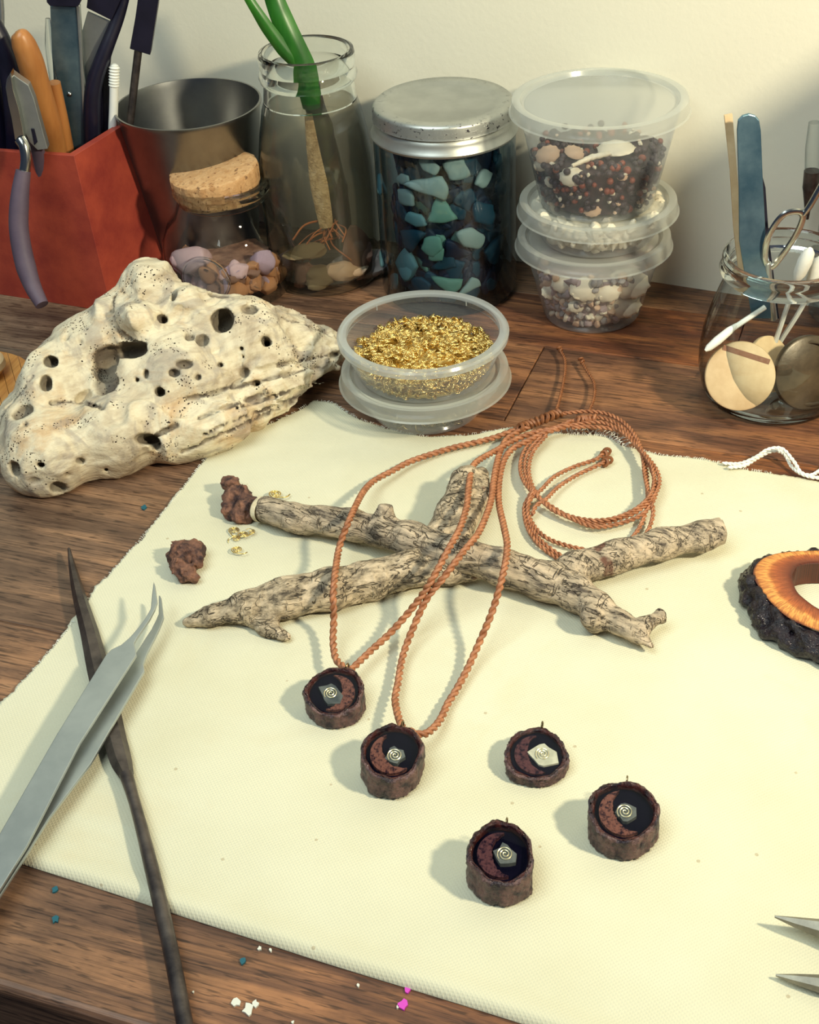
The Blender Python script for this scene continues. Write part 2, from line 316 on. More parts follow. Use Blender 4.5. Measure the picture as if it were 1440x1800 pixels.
for nm, c in (('fleck_white', (0.7, 0.7, 0.62, 1)), ('fleck_pink', (0.62, 0.06, 0.50, 1)), ('fleck_teal', (0.01, 0.10, 0.14, 1))):
    M[nm] = two(nm, c, c, 100, rough=0.6, bump=0)
t = T('murky_water')
lw = t.n('LayerWeight', {'Blend': 0.5}).outputs['Facing']
tr = t.n('BsdfTransparent', {'Color': (0.80, 0.77, 0.71, 1)}).outputs[0]; gl = t.n('BsdfGlossy', {'Roughness': 0.02}).outputs[0]
df = t.n('BsdfDiffuse', {'Color': (0.36, 0.31, 0.24, 1)}).outputs[0]; tr = t.n('MixShader', {0: 0.11, 1: tr, 2: df}).outputs[0]
M['water'] = t.end(t.n('MixShader', {0: t.math('MULTIPLY_ADD', t.math('POWER', lw, 5.0), 0.5, 0.02), 1: tr, 2: gl}).outputs[0])

# ------------------------------------------------------------------ object helpers
def wloc(o):
    v = np.zeros(3)
    while o is not None: v = v+np.array(o.location); o = o.parent
    return v
def tag(o, label=None, cat=None, group=None, kind=None):
    if label: o['label'] = label
    if cat: o['category'] = cat
    if group: o['group'] = group
    if kind: o['kind'] = kind
    return o
def thing(name, label, cat, loc, group=None):
    o = bpy.data.objects.new(name, None); col.objects.link(o); o.location = tuple(loc); o.empty_display_size = 0.01
    return tag(o, label, cat, group)
def mk(name, V, Fc, mat, smooth=True, auto=None, attrs=None):
    me = bpy.data.meshes.new(name); V = np.asarray(V, dtype=float)
    me.from_pydata([tuple(v) for v in V], [], [tuple(f) for f in Fc]) if not isinstance(Fc, np.ndarray) else fast(me, V, Fc)
    me.materials.append(M[mat] if isinstance(mat, str) else mat)
    if attrs:
        for k, a in attrs.items():
            at_ = me.attributes.new(k, 'FLOAT', 'POINT'); at_.data.foreach_set('value', np.asarray(a, dtype=np.float32))
    if smooth: me.polygons.foreach_set('use_smooth', [True]*len(me.polygons))
    if smooth and auto: 
        try: me.set_sharp_from_angle(angle=math.radians(auto))
        except Exception: pass
    me.update(); return me
def fast(me, V, Q):
    n = Q.shape[1]
    me.vertices.add(len(V)); me.vertices.foreach_set('co', V.astype(np.float32).ravel())
    me.loops.add(Q.size); me.loops.foreach_set('vertex_index', Q.astype(np.int32).ravel())
    me.polygons.add(len(Q)); me.polygons.foreach_set('loop_start', np.arange(0, Q.size, n, dtype=np.int32))
    me.update(calc_edges=True); me.validate()
def part(name, VF, mat, parent=None, smooth=True, auto=40, attrs=None, origin=None, label=None, kind=None):
    V, Fc = VF; V = np.asarray(V, dtype=float)
    if parent is not None: base = wloc(parent)
    else: base = np.array(origin if origin is not None else [V[:, 0].mean(), V[:, 1].mean(), V[:, 2].min()])
    me = mk(name, V-base, Fc, mat, smooth, auto, attrs)
    o = bpy.data.objects.new(name, me); col.objects.link(o)
    if parent is not None: o.parent = parent
    else: o.location = tuple(base)
    return tag(o, label, kind=kind)
def inst(name, me, loc, rot=(0, 0, 0), sc=(1, 1, 1), parent=None):
    o = bpy.data.objects.new(name, me); col.objects.link(o)
    if parent is not None: o.parent = parent; loc = np.array(loc)-wloc(parent)
    o.location = tuple(loc); o.rotation_euler = rot; o.scale = sc if hasattr(sc, '__len__') else (sc,)*3
    return o
def join(*vfs):
    V = []; Fc = []; k = 0
    for v, f in vfs:
        V.append(np.asarray(v, dtype=float)); Fc += [tuple(i+k for i in q) for q in f]; k += len(v)
    return np.vstack(V), Fc
def lathe(prof, c=(0, 0, 0), seg=72, rmod=None, axis=None):
    """prof list of (r,z); closed rings; r==0 ends collapse"""
    V = []; Fc = []; rings = []
    for j, (r, z) in enumerate(prof):
        if r < 1e-7: rings.append([len(V)]); V.append((0, 0, z)); continue
        ids = []
        for i in range(seg):
            a = 2*math.pi*i/seg; rr = r*(rmod(a, r, z) if rmod else 1)
            ids.append(len(V)); V.append((rr*math.cos(a), rr*math.sin(a), z))
        rings.append(ids)
    for A, B in zip(rings, rings[1:]):
        if len(A) == 1 and len(B) == 1: continue
        for i in range(seg):
            j = (i+1) % seg
            if len(A) == 1: Fc.append((A[0], B[j], B[i]))
            elif len(B) == 1: Fc.append((A[i], A[j], B[0]))
            else: Fc.append((A[i], A[j], B[j], B[i]))
    V = np.array(V)
    if axis is not None:
        q = Vector((0, 0, 1)).rotation_difference(Vector(axis)).to_matrix(); V = V@np.array(q).T
    return V+np.array(c), Fc
def catmull(P, n=10, closed=False):
    P = [np.array(p, dtype=float) for p in P]; out = []
    m = len(P); L = m if closed else m-1
    for i in range(L):
        if closed: p0, p1, p2, p3 = P[i-1], P[i], P[(i+1) % m], P[(i+2) % m]
        else: p0 = P[i-1] if i else 2*P[0]-P[1]; p1 = P[i]; p2 = P[i+1]; p3 = P[i+2] if i+2 < m else 2*P[-1]-P[-2]
        for j in range(n):
            t_ = j/n
            out.append(0.5*((2*p1)+(-p0+p2)*t_+(2*p0-5*p1+4*p2-p3)*t_**2+(-p0+3*p1-3*p2+p3)*t_**3))
    if not closed: out.append(P[-1])
    return np.array(out)
def resample(P, step):
    d = np.r_[0, np.cumsum(np.linalg.norm(np.diff(P, axis=0), axis=1))]; n = max(3, int(d[-1]/step)+1)
    s = np.linspace(0, d[-1], n); return np.stack([np.interp(s, d, P[:, k]) for k in range(P.shape[1])], 1)
def frames(P, ref=(0, 0, 1)):
    Tn = np.gradient(P[:, :3], axis=0); Tn /= np.linalg.norm(Tn, axis=1)[:, None]+1e-12
    N_ = np.zeros_like(Tn); r = np.array(ref, dtype=float)
    n0 = r-Tn[0]*r.dot(Tn[0])
    if np.linalg.norm(n0) < 1e-3: r = np.array([1.0, 0, 0]); n0 = r-Tn[0]*r.dot(Tn[0])
    N_[0] = n0/np.linalg.norm(n0)
    for i in range(1, len(P)):
        n_ = N_[i-1]-Tn[i]*N_[i-1].dot(Tn[i]); N_[i] = n_/(np.linalg.norm(n_)+1e-12)
    return Tn, N_, np.cross(Tn, N_)
def tube(P, rad, sides=10, cap=True, prof=None, ref=(0, 0, 1), closed=False, flat=1.0):
    P = np.asarray(P, dtype=float)[:, :3]; n = len(P); Tn, A, B = frames(P, ref)
    rad = np.full(n, rad) if np.isscalar(rad) else np.asarray(rad); V = []; Fc = []
    for i in range(n):
        for j in range(sides):
            a = 2*math.pi*j/sides
            V.append(P[i]+rad[i]*(math.cos(a)*A[i]*flat+math.sin(a)*B[i]))
    m = n if closed else n-1
    for i in range(m):
        i2 = (i+1) % n
        for j in range(sides):
            j2 = (j+1) % sides; Fc.append((i*sides+j, i*sides+j2, i2*sides+j2, i2*sides+j))
    if cap and not closed:
        Fc.append(tuple(range(sides))[::-1]); Fc.append(tuple((n-1)*sides+j for j in range(sides)))
    return np.array(V), Fc
def twisted(P, R, r, pitch, strands=3, sides=6, step=0.0006):
    P = resample(P, step); Tn, A, B = frames(P); s = np.arange(len(P))*step; out = []
    for k in range(strands):
        a = 2*math.pi*(s/pitch+k/strands)
        Q = P+R*(np.cos(a)[:, None]*A+np.sin(a)[:, None]*B); out.append(tube(Q, r, sides))
    return join(*out)
def prism(top, bot):
    """top/bot: equal-length closed outlines (world points)"""
    n = len(top); V = list(top)+list(bot); Fc = [tuple(range(n)), tuple(range(2*n-1, n-1, -1))]
    for i in range(n):
        j = (i+1) % n; Fc.append((j, i, n+i, n+j))
    return np.array(V), Fc
def slab(pts_xy, z0, z1):
    return prism([(p[0], p[1], z1) for p in pts_xy], [(p[0], p[1], z0) for p in pts_xy])
def bevel(o, w_, seg=2, ang=30):
    m = o.modifiers.new('bevel', 'BEVEL'); m.width = w_; m.segments = seg; m.limit_method = 'ANGLE'; m.angle_limit = math.radians(ang); return o
import bmesh
def ico(sub=2):
    bm = bmesh.new(); bmesh.ops.create_icosphere(bm, subdivisions=sub, radius=1.0)
    V = np.array([v.co[:] for v in bm.verts]); Fc = np.array([[v.index for v in f.verts] for f in bm.faces]); bm.free(); return V, Fc
ICO1, ICO2, ICO3 = ico(1), ico(2), ico(3)

# ------------------------------------------------------------------ numpy noise and surface nets
def h3(ix, iy, iz, seed):
    n = (ix.astype(np.int64)*374761393+iy.astype(np.int64)*668265263+iz.astype(np.int64)*2147483647+seed*974711) & 0xFFFFFFFF
    n = ((n ^ (n >> 13))*1274126177) & 0xFFFFFFFF; n = n ^ (n >> 16)
    return (n & 0xFFFF).astype(np.float32)/65535.0
def vnoise(P, scale, seed=0):
    Q = P*scale; I = np.floor(Q); f = (Q-I).astype(np.float32); f = f*f*(3-2*f); I = I.astype(np.int64); r = 0
    for dx in (0, 1):
        wx = f[:, 0] if dx else 1-f[:, 0]
        for dy in (0, 1):
            wy = f[:, 1] if dy else 1-f[:, 1]
            for dz in (0, 1):
                wz = f[:, 2] if dz else 1-f[:, 2]
                r = r+wx*wy*wz*h3(I[:, 0]+dx, I[:, 1]+dy, I[:, 2]+dz, seed)
    return r*2-1
def fbm(P, scale, octv=3, seed=0):
    r = 0; a = 1.0; s = 0
    for o_ in range(octv):
        r = r+a*vnoise(P, scale*2**o_, seed+o_); s += a; a *= 0.5
    return r/s
def grid_sdf(lo, hi, vx, fn):
    lo = np.array(lo); hi = np.array(hi); n = np.ceil((hi-lo)/vx).astype(int)+1
    ax = [lo[k]+vx*np.arange(n[k]) for k in range(3)]
    Fv = np.empty(n, dtype=np.float32)
    Y, Z = np.meshgrid(ax[1], ax[2], indexing='ij')
    stepx = max(1, int(400000/(n[1]*n[2])))
    for i in range(0, n[0], stepx):
        xs = ax[0][i:i+stepx]; k = len(xs)
        P = np.stack([np.repeat(xs, Y.size), np.tile(Y.ravel(), k), np.tile(Z.ravel(), k)], 1).astype(np.float32)
        Fv[i:i+k] = fn(P).reshape(k, n[1], n[2])
    return Fv, lo, vx
def nets(Fv, lo, vx):
    s = Fv < 0; n = Fv.shape
    cs = [s[i:n[0]-1+i, j:n[1]-1+j, k:n[2]-1+k] for i in (0, 1) for j in (0, 1) for k in (0, 1)]
    cnt = sum(c.astype(np.int8) for c in cs); act = (cnt > 0) & (cnt < 8)
    idx = np.full(act.shape, -1, dtype=np.int64); C = np.argwhere(act); idx[act] = np.arange(len(C))
    acc = np.zeros((len(C), 3)); num = np.zeros(len(C))
    cor = [(i, j, k) for i in (0, 1) for j in (0, 1) for k in (0, 1)]
    for a in cor:
        for d in range(3):
            if a[d]: continue
            b = list(a); b[d] = 1
            fa = Fv[C[:, 0]+a[0], C[:, 1]+a[1], C[:, 2]+a[2]]; fb = Fv[C[:, 0]+b[0], C[:, 1]+b[1], C[:, 2]+b[2]]
            m = (fa < 0) != (fb < 0); t_ = np.where(m, fa/(fa-fb+1e-20), 0)
            p = np.tile(np.array(a, dtype=float), (len(C), 1)); p[:, d] = t_
            acc[m] += p[m]; num[m] += 1
    V = (C+acc/num[:, None])*vx+lo
    Q = []
    for d in range(3):
        e, f_ = [(1, 2), (2, 0), (0, 1)][d]
        sl0 = [slice(None)]*3; sl1 = [slice(None)]*3; sl0[d] = slice(0, n[d]-1); sl1[d] = slice(1, n[d])
        sl0[e] = sl1[e] = slice(1, n[e]-1); sl0[f_] = sl1[f_] = slice(1, n[f_]-1)
        A = s[tuple(sl0)]; B = s[tuple(sl1)]; E = np.argwhere(A != B); sg = A[A != B]
        E[:, e] += 1; E[:, f_] += 1
        def cell(de, df):
            c = E.copy(); c[:, e] -= de; c[:, f_] -= df; return idx[c[:, 0], c[:, 1], c[:, 2]]
        q = np.stack([cell(1, 1), cell(0, 1), cell(0, 0), cell(1, 0)], 1)
        q[~sg] = q[~sg][:, ::-1]; Q.append(q)
    Q = np.vstack(Q); Q = Q[(Q >= 0).all(1)]
    return V, Q
def smin(a, b, k):
    h = np.clip(0.5+0.5*(b-a)/k, 0, 1); return b*(1-h)+a*h-k*h*(1-h)
def capsule(P, a, b, ra, rb):
    a = np.array(a, dtype=np.float32); b = np.array(b, dtype=np.float32); ab = b-a
    t_ = np.clip(((P-a)@ab)/max(ab.dot(ab), 1e-12), 0, 1); return np.linalg.norm(P-a-t_[:, None]*ab, axis=1)-(ra+(rb-ra)*t_)

# ------------------------------------------------------------------ setting: table, wall, floor
YAW = math.radians(-21.5); e1 = np.array([math.cos(YAW), math.sin(YAW)]); e2 = np.array([-math.sin(YAW), math.cos(YAW)])
def ab(u, v): return e1*u+e2*v
table = thing('worktable', 'dark oiled wooden worktable top of glued staves under everything', 'table', (0, 0.45, -0.03))
rows = [0.199, 0.2735, 0.348, 0.47, 0.542, 0.6144, 0.668, 0.7215, 0.775, 0.83]
ends = {0: [-0.5, 0.06, 0.4], 1: [-0.6, -0.02, 0.3], 2: [-0.6, 0.10, 0.4], 3: [-0.5, 0.02, 0.35], 4: [-0.55, -0.163, 0.20, 0.5], 5: [-0.5, -0.07, 0.35]}
for i in range(len(rows)-1):
    cuts = [-0.75]; x = -0.75+rnd.uniform(0.1, 0.3)
    if i in ends: cuts += ends[i]
    else:
        while x < 0.6: cuts.append(x); x += rnd.uniform(0.24, 0.40)
    cuts.append(0.75)
    for u0, u1 in zip(cuts, cuts[1:]):
        g = 0.0002; dz = rnd.uniform(-0.0002, 0.0001); hw = (rows[i+1]-rows[i])/2-g; hl = (u1-u0)/2-g; c = ab((u0+u1)/2, (rows[i]+rows[i+1])/2)
        bx = [(-hl, -hw), (hl, -hw), (hl, hw), (-hl, hw)]
        V, Fc = slab(bx, -0.03, 0.0)
        tj = rnd.uniform(-0.1, 0.1)+(0.15 if i < 2 else 0)
        me = mk('plank', V, Fc, 'plank', False, attrs={'tone': [min(1, max(0, -0.22+tj-(u0 if v[0] < 0 else u1)*3.4)) for v in V]})
        o = bpy.data.objects.new('plank', me); col.objects.link(o); o.parent = table
        o.location = (c[0], c[1]-0.45, 0.03+dz); o.rotation_euler = (0, 0, YAW); bevel(o, 0.003 if i == 0 else 0.0005, 3 if i == 0 else 2)
# dried paint flecks on the table top
def fleck(px, py, rpx, mat, seed):
    r_ = random.Random(seed); c = at(px, py); r = rpx/kat(c); n = 9
    pts = [(c[0]+r*r_.uniform(.5, 1.2)*math.cos(2*math.pi*i/n), c[1]+1.3*r*r_.uniform(.5, 1.2)*math.sin(2*math.pi*i/n)) for i in range(n)]
    part('paint_fleck', slab(pts, -0.0002, 0.0005), mat, table, False)
for i, a in enumerate([(415, 1762, 8, 'fleck_white'), (437, 1775, 11, 'fleck_white'), (449, 1765, 6, 'fleck_white'), (457, 1668, 4, 'fleck_white'), (476, 1671, 3, 'fleck_white'),
                       (709, 1768, 9, 'fleck_pink'), (716, 1741, 6, 'fleck_pink'), (699, 1771, 3, 'fleck_white'), (428, 1690, 7, 'fleck_teal'), (97, 1565, 7, 'fleck_teal'),
                       (253, 893, 6, 'fleck_teal'), (97, 1617, 7, 'fleck_teal'), (630, 1733, 3, 'fleck_white'), (515, 1798, 3, 'fleck_white'), (340, 1745, 2, 'fleck_white')]): fleck(*a, i)
# back wall
WP = np.array([0.155, 0.6865]); WD = np.array([1, -0.5])/math.hypot(1, 0.5); WN = np.array([WD[1], -WD[0]])   # WN toward the viewer
def wallpt(u, z, off=0.0): p = WP+WD*u+WN*off; return np.array([p[0], p[1], z])
part('wall_back', prism([wallpt(-1.6, 0), wallpt(1.4, 0), wallpt(1.4, 1.5), wallpt(-1.6, 1.5)], [wallpt(-1.6, 0, -0.08), wallpt(1.4, 0, -0.08), wallpt(1.4, 1.5, -0.08), wallpt(-1.6, 1.5, -0.08)]), 'wall', None, False, kind='structure')
part('floor', slab([(-2, -1), (2, -1), (2, 2), (-2, 2)], -0.80, -0.75), 'floor', None, False, kind='structure')

# ------------------------------------------------------------------ cloth
CL = 0.0016
top = [(550, 708), (585, 712), (620, 733), (680, 757), (760, 772), (840, 766), (900, 757), (950, 762), (1010, 769), (1060, 770), (1100, 787), (1160, 803), (1240, 812), (1320, 830), (1440, 850), (1700, 900)]
left = [(550, 708), (505, 735), (450, 757), (400, 772), (360, 810), (330, 850), (270, 925), (205, 1000), (160, 1050), (120, 1110), (60, 1180), (0, 1245), (-60, 1320), (-150, 1455)]
bot = [(-150, 1455), (-60, 1487), (30, 1517), (165, 1560), (300, 1605), (430, 1647), (560, 1690), (700, 1733), (840, 1776), (960, 1815), (1200, 1900), (1500, 1990), (1750, 2080)]
right = [(1700, 900), (1720, 1300), (1740, 1700), (1750, 2080)]
def curve(px, n):
    P = np.array([at(x, y)[:2] for x, y in px]); P = catmull(P, 16); P = resample(P, 0.0001); s = np.linspace(0, len(P)-1, n); return np.stack([np.interp(s, np.arange(len(P)), P[:, k]) for k in (0, 1)], 1)
NU, NV = 320, 280
cT, cB, cL, cR = curve(top, NU), curve(bot, NU), curve(left, NV), curve(right, NV)
jr = np.random.RandomState(3)
def jag(C, amp):
    n = len(C); nz = jr.randn(n)*0.6+np.interp(np.arange(n), np.linspace(0, n, n//6), jr.randn(n//6)); nz[0] = nz[-1] = 0
    tn = np.gradient(C, axis=0); tn /= np.linalg.norm(tn, axis=1)[:, None]; return C+np.stack([-tn[:, 1], tn[:, 0]], 1)*nz[:, None]*amp
cTj = jag(cT, 0.0004); cLj = jag(cL, 0.00045)
u = np.linspace(0, 1, NU)[None, :, None]; v = np.linspace(0, 1, NV)[:, None, None]
P2 = (1-v)*cT[None]+v*cB[None]+(1-u)*cL[:, None]+u*cR[:, None]-((1-u)*(1-v)*cT[0]+u*(1-v)*cT[-1]+(1-u)*v*cB[0]+u*v*cB[-1])
kv = np.exp(-np.arange(NV)/2.5)[:, None, None]; ku = np.exp(-np.arange(NU)/2.5)[None, :, None]
P2 = P2+kv*(cTj-cT)[None]+ku*(cLj-cL)[:, None]
P2 = P2.reshape(-1, 2)
P3 = np.c_[P2, np.zeros(len(P2))]
cBf = catmull(cB, 4)
dB = np.full(len(P2), 1.0)
near = P2[:, 0]*e2[0]+P2[:, 1]*e2[1] < 0.36
dB[near] = np.min(np.linalg.norm(P2[near][:, None, :]-cBf[None, ::2, :], axis=2), axis=1)     # distance to the folded front hem
wob = 0.0007*(fbm(P3, 12, 2, 5)+1)*0.8+0.0004*fbm(P3*np.array([1.0, 2.2, 1]), 30, 2, 9)
z = 0.0009+np.clip(wob, 0, 1)+0.0013*np.exp(-((dB-0.004)/0.005)**2)
vv = np.broadcast_to(v, (NV, NU, 1)).reshape(-1); uu = np.broadcast_to(u, (NV, NU, 1)).reshape(-1)
z = np.where(dB < 0.0022, z*np.sqrt(np.clip(dB/0.0022, 0.05, 1)), z)
V = np.c_[P2, z]; idg = np.arange(NU*NV).reshape(NV, NU)
Q = np.stack([idg[:-1, :-1], idg[1:, :-1], idg[1:, 1:], idg[:-1, 1:]], -1).reshape(-1, 4)
rim = np.r_[idg[0, :], idg[1:, -1], idg[-1, -2::-1], idg[-2:0:-1, 0]]
Vb = V[rim].copy(); Vb[:, 2] = 0.0001; nb = len(rim); off = len(V)
sk = np.array([(rim[i], rim[(i+1) % nb], off+(i+1) % nb, off+i) for i in range(nb)])
cloth = part('cloth', (np.vstack([V, Vb]), np.vstack([Q, sk])), 'cloth', None, True, None, origin=(0.1, 0.4, 0))
tag(cloth, 'cream cotton canvas cloth with frayed edges spread on the worktable', 'cloth')
def cz(x, y):
    i = np.argmin((P2[:, 0]-x)**2+(P2[:, 1]-y)**2); return float(z[i])
# frayed fibres at the edges
fr = []
def fibres(C, n, L, sgn, r=0.00013):
    for _ in range(n):
        i = jr.randint(3, len(C)-4); tn = C[i+2]-C[i-2]; tn /= np.linalg.norm(tn); nm = np.array([-tn[1], tn[0]])*sgn
        l = L*jr.uniform(.3, 1.3); s_ = jr.uniform(-.8, .8); p0 = C[i]-nm*0.001
        pts = [(*(p0+nm*l*k/3+tn*s_*l*(k/3)**1.5), 0.0010+0.0006*math.sin(k)+0.0002*k) for k in range(4)]
        fr.append(tube(pts, r, 3, False))
fibres(cT[:240], 420, 0.0013, 1, 0.0001); fibres(cL[:220], 330, 0.0011, -1, 0.0001)
seg_ = [i for i in range(NU) if 985 < proj((*cT[i], 0))[0] < 1105]
if seg_: fibres(cT[seg_[0]-4:seg_[-1]+4], 60, 0.006, 1, 0.00014)
part('fringe', join(*fr), 'cotton', cloth, kind='stuff')
# loose thread pulled from the cloth at the back right
def thread(name, pts, r, label, parent=None, mat='cotton', cat='thread'):
    P = catmull([at(x, y, zz) for x, y, zz in pts], 8)
    o = part(name, twisted(P, r*0.45, r*0.6, 0.004, 2, 5, 0.0008), mat, parent); 
    if parent is None: tag(o, label, cat)
    return o
thread('cotton_thread', [(1270, 814, .003), (1300, 815, .003), (1330, 803, .006), (1350, 790, .009), (1375, 789, .009), (1395, 810, .006), (1408, 830, .003), (1425, 835, .003), (1440, 828, .003), (1470, 805, .004)], 0.0009, 'upper loop of loose white cotton thread at the cloth back edge')
thread('cotton_thread', [(1280, 822, .003), (1310, 818, .003), (1335, 803, .004), (1358, 793, .006), (1378, 797, .005), (1392, 820, .003), (1412, 834, .003), (1440, 840, .003), (1480, 838, .003)], 0.0009, 'lower strand of loose white cotton thread lying nearest the cloth')

# ------------------------------------------------------------------ driftwood
def build_drift():
    def E(px, py, a, b, ang, Z, c):
        o_ = at(px, py, Z); k = kat(o_); th = math.radians(ang)
        ax = math.cos(th)*Rt+math.sin(th)*Up; bx = -math.sin(th)*Rt+math.cos(th)*Up
        return o_, np.stack([ax, bx, Fw]).astype(np.float32), np.array([a/k, b/k, c], dtype=np.float32)
    blobs = [E(80, 800, 78, 76, 0, .012, .022), E(48, 745, 44, 60, -20, .015, .018), E(95, 690, 74, 64, 50, .024, .022), E(205, 765, 120, 74, 14, .012, .024), E(52, 690, 12, 78, -38, .018, .010),
             E(290, 680, 135, 105, 10, .022, .028), E(165, 612, 84, 64, 38, .034, .022), E(262, 508, 50, 56, 0, .054, .018), E(243, 568, 41, 37, 0, .050, .016), E(200, 550, 48, 36, 30, .044, .018),
             E(335, 556, 68, 56, -20, .042, .022), E(420, 610, 110, 92, -10, .028, .026), E(340, 755, 125, 48, 20, .010, .020), E(495, 600, 85, 66, -18, .022, .020), E(440, 690, 112, 50, 24, .013, .018),
             E(555, 606, 50, 30, -22, .016, .013), E(500, 662, 78, 32, 28, .012, .014), E(580, 600, 26, 18, -20, .015, .009), E(400, 738, 90, 34, 24, .007, .013), E(478, 705, 76, 26, 30, .006, .011)]
    slivers = [((500, 665, .014), (593, 648, .010), 16, 3), ((480, 690, .010), (572, 674, .008), 14, 3), ((450, 715, .008), (556, 692, .006), 14, 4), ((430, 735, .007), (505, 722, .005), 12, 4), ((540, 630, .014), (602, 612, .014), 20, 8), ((470, 640, .014), (578, 633, .012), 14, 6)]
    sl = []
    for a, b, ra, rb in slivers:
        pa = at(*a); pb = at(*b); sl.append((pa, pb, ra/kat(pa), rb/kat(pb)))
    gdir = at(570, 640, .01)-at(250, 790, .01); gdir /= np.linalg.norm(gdir)
    xp0 = at(250, 790, .01)
    side = np.cross(gdir, [0, 0, 1]); side /= np.linalg.norm(side); upd = np.cross(side, gdir)
    Mx = np.stack([gdir*0.12, side, upd]).astype(np.float32)
    def body(P):
        d = None
        for o_, B_, r in blobs:
            q = ((P-o_)@B_.T)/r; l = np.linalg.norm(q, axis=1); e = (l-1)*r.min()*1.15
            d = e if d is None else smin(d, e, 0.0065)
        for pa, pb, ra, rb in sl: d = smin(d, capsule(P, pa, pb, ra, rb), 0.002)
        wq = P+0.006*np.stack([vnoise(P, 60, 71), vnoise(P, 60, 72), vnoise(P, 60, 73)], 1)
        d = d+0.0030*fbm(P, 42, 2, 11)+0.0016*(np.abs(vnoise(wq, 80, 12))*2-0.8)+0.0003*vnoise(P, 330, 13)
        along = np.clip(((P-xp0)@gdir)/0.05-0.2, 0.06, 1)
        d = d+0.0034*along*np.abs(fbm((P@Mx.T), 250, 2, 21))
        return d
    carves = [(390, 562, 20, 23, .020), (467, 600, 9, 9, .014), (87, 634, 13, 12, .014), (79, 674, 10, 15, .010), (185, 636, 30, 38, .017), (222, 614, 42, 17, .020), (178, 672, 34, 24, .008), (255, 771, 21, 11, .018), (272, 780, 10, 14, .012), (35, 722, 22, 18, .007),
              (280, 688, 10, 9, .010), (100, 858, 14, 12, .008), (163, 712, 7, 5, .010), (70, 817, 7, 5, .008), (42, 745, 6, 5, .006), (305, 515, 8, 14, .006), (325, 640, 20, 9, .006), (305, 655, 12, 8, .006), (355, 597, 11, 13, .007),
              (331, 590, 8, 14, .006), (347, 663, 5, 5, .008), (387, 641, 4, 4, .006), (430, 655, 9, 9, .005), (450, 673, 9, 6, .008), (437, 543, 16, 8, .005), (385, 520, 18, 9, .004), (241, 667, 4, 4, .006), (256, 658, 5, 8, .005), (24, 825, 14, 14, .005), (425, 612, 3, 3, .005), (427, 627, 3, 3, .005), (140, 600, 6, 8, .004), (285, 560, 9, 7, .010), (116, 590, 6, 9, .003), (60, 848, 14, 10, .003), (140, 810, 7, 6, .004), (118, 835, 5, 5, .004), (185, 825, 4, 4, .004)]
    lines = [[(214, 512), (224, 520), (240, 532)], [(203, 520), (198, 545), (206, 575), (220, 590)], [(90, 710), (115, 706), (140, 708), (163, 712), (180, 718)], [(405, 682), (450, 672), (500, 660), (560, 645)], [(360, 762), (420, 735), (480, 715), (540, 690)], [(60, 660), (38, 690), (10, 720), (0, 745)], [(275, 765), (310, 748)], [(215, 590), (245, 600), (258, 598)], [(330, 700), (380, 690), (425, 668)], [(400, 760), (450, 738), (510, 712)], [(320, 795), (400, 757), (470, 726), (548, 690)], [(415, 718), (480, 697), (540, 677), (588, 655)], [(490, 642), (540, 632), (592, 622)], [(350, 735), (410, 712), (470, 690)], [(500, 560), (540, 572), (585, 590)]]
    def march(px, py):
        d = ray(px, py); d = d/np.linalg.norm(d); ts = np.linspace(.47, .80, 420); P = (CC+ts[:, None]*d).astype(np.float32)
        f = body(P); i = np.argmax(f < 0); return (P[i].astype(float), d) if f[i] < 0 else (None, d)
    cv = []
    for px, py, rx, ry, dp in carves:
        S, d = march(px, py)
        if S is None: continue
        k = kat(S); dd = d+np.array([0, 0, -.15]); dd /= np.linalg.norm(dd)
        cv.append((S-d*0.001, np.stack([Rt, Up, dd]).astype(np.float32), np.array([rx/k, ry/k, dp], dtype=np.float32)))
    ln = []
    for L in lines:
        Lp = resample(catmull(L, 8), 12.0); Q_ = [march(*p)[0] for p in Lp]; Q_ = [q for q in Q_ if q is not None]
        for a, b in zip(Q_, Q_[1:]): ln.append((a, b))
    ln = [(a+ray(*proj(a)[:2])*0.0004, b+ray(*proj(b)[:2])*0.0004) for a, b in ln]
    def line_d(P):
        c = np.full(len(P), 1.0, dtype=np.float32)
        for a, b in ln: c = np.minimum(c, capsule(P, a, b, 0.0009, 0.0009))
        return c+0.0006*vnoise(P, 120, 44)
    def carve_d(P):
        c = np.full(len(P), 1.0, dtype=np.float32)
        for o_, B_, r in cv:
            q = ((P-o_)@B_.T)/r; e = (np.linalg.norm(q, axis=1)-1)*min(r); c = np.minimum(c, e)
        return np.minimum(c, line_d(P))
    def full(P):
        d = body(P); c = carve_d(P)+0.0006*vnoise(P, 300, 4)
        return np.maximum(np.maximum(d, -c), 0.0006-P[:, 2])
    lo = np.array([-0.215, 0.505, 0.0]); hi = np.array([-0.02, 0.68, 0.08])
    Fv, l0, vx = grid_sdf(lo-0.002, hi, 0.00105, full)
    V, Q = nets(Fv, l0, vx)
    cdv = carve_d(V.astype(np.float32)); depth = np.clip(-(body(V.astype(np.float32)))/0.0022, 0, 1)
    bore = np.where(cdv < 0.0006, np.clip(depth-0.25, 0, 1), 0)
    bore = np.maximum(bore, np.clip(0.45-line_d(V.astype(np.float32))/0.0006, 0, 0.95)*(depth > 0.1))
    return V, Q, bore
V, Q, bore = build_drift()
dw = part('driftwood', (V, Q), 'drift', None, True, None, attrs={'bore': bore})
tag(dw, 'large bleached driftwood chunk riddled with worm holes, left of the plastic tubs', 'driftwood')

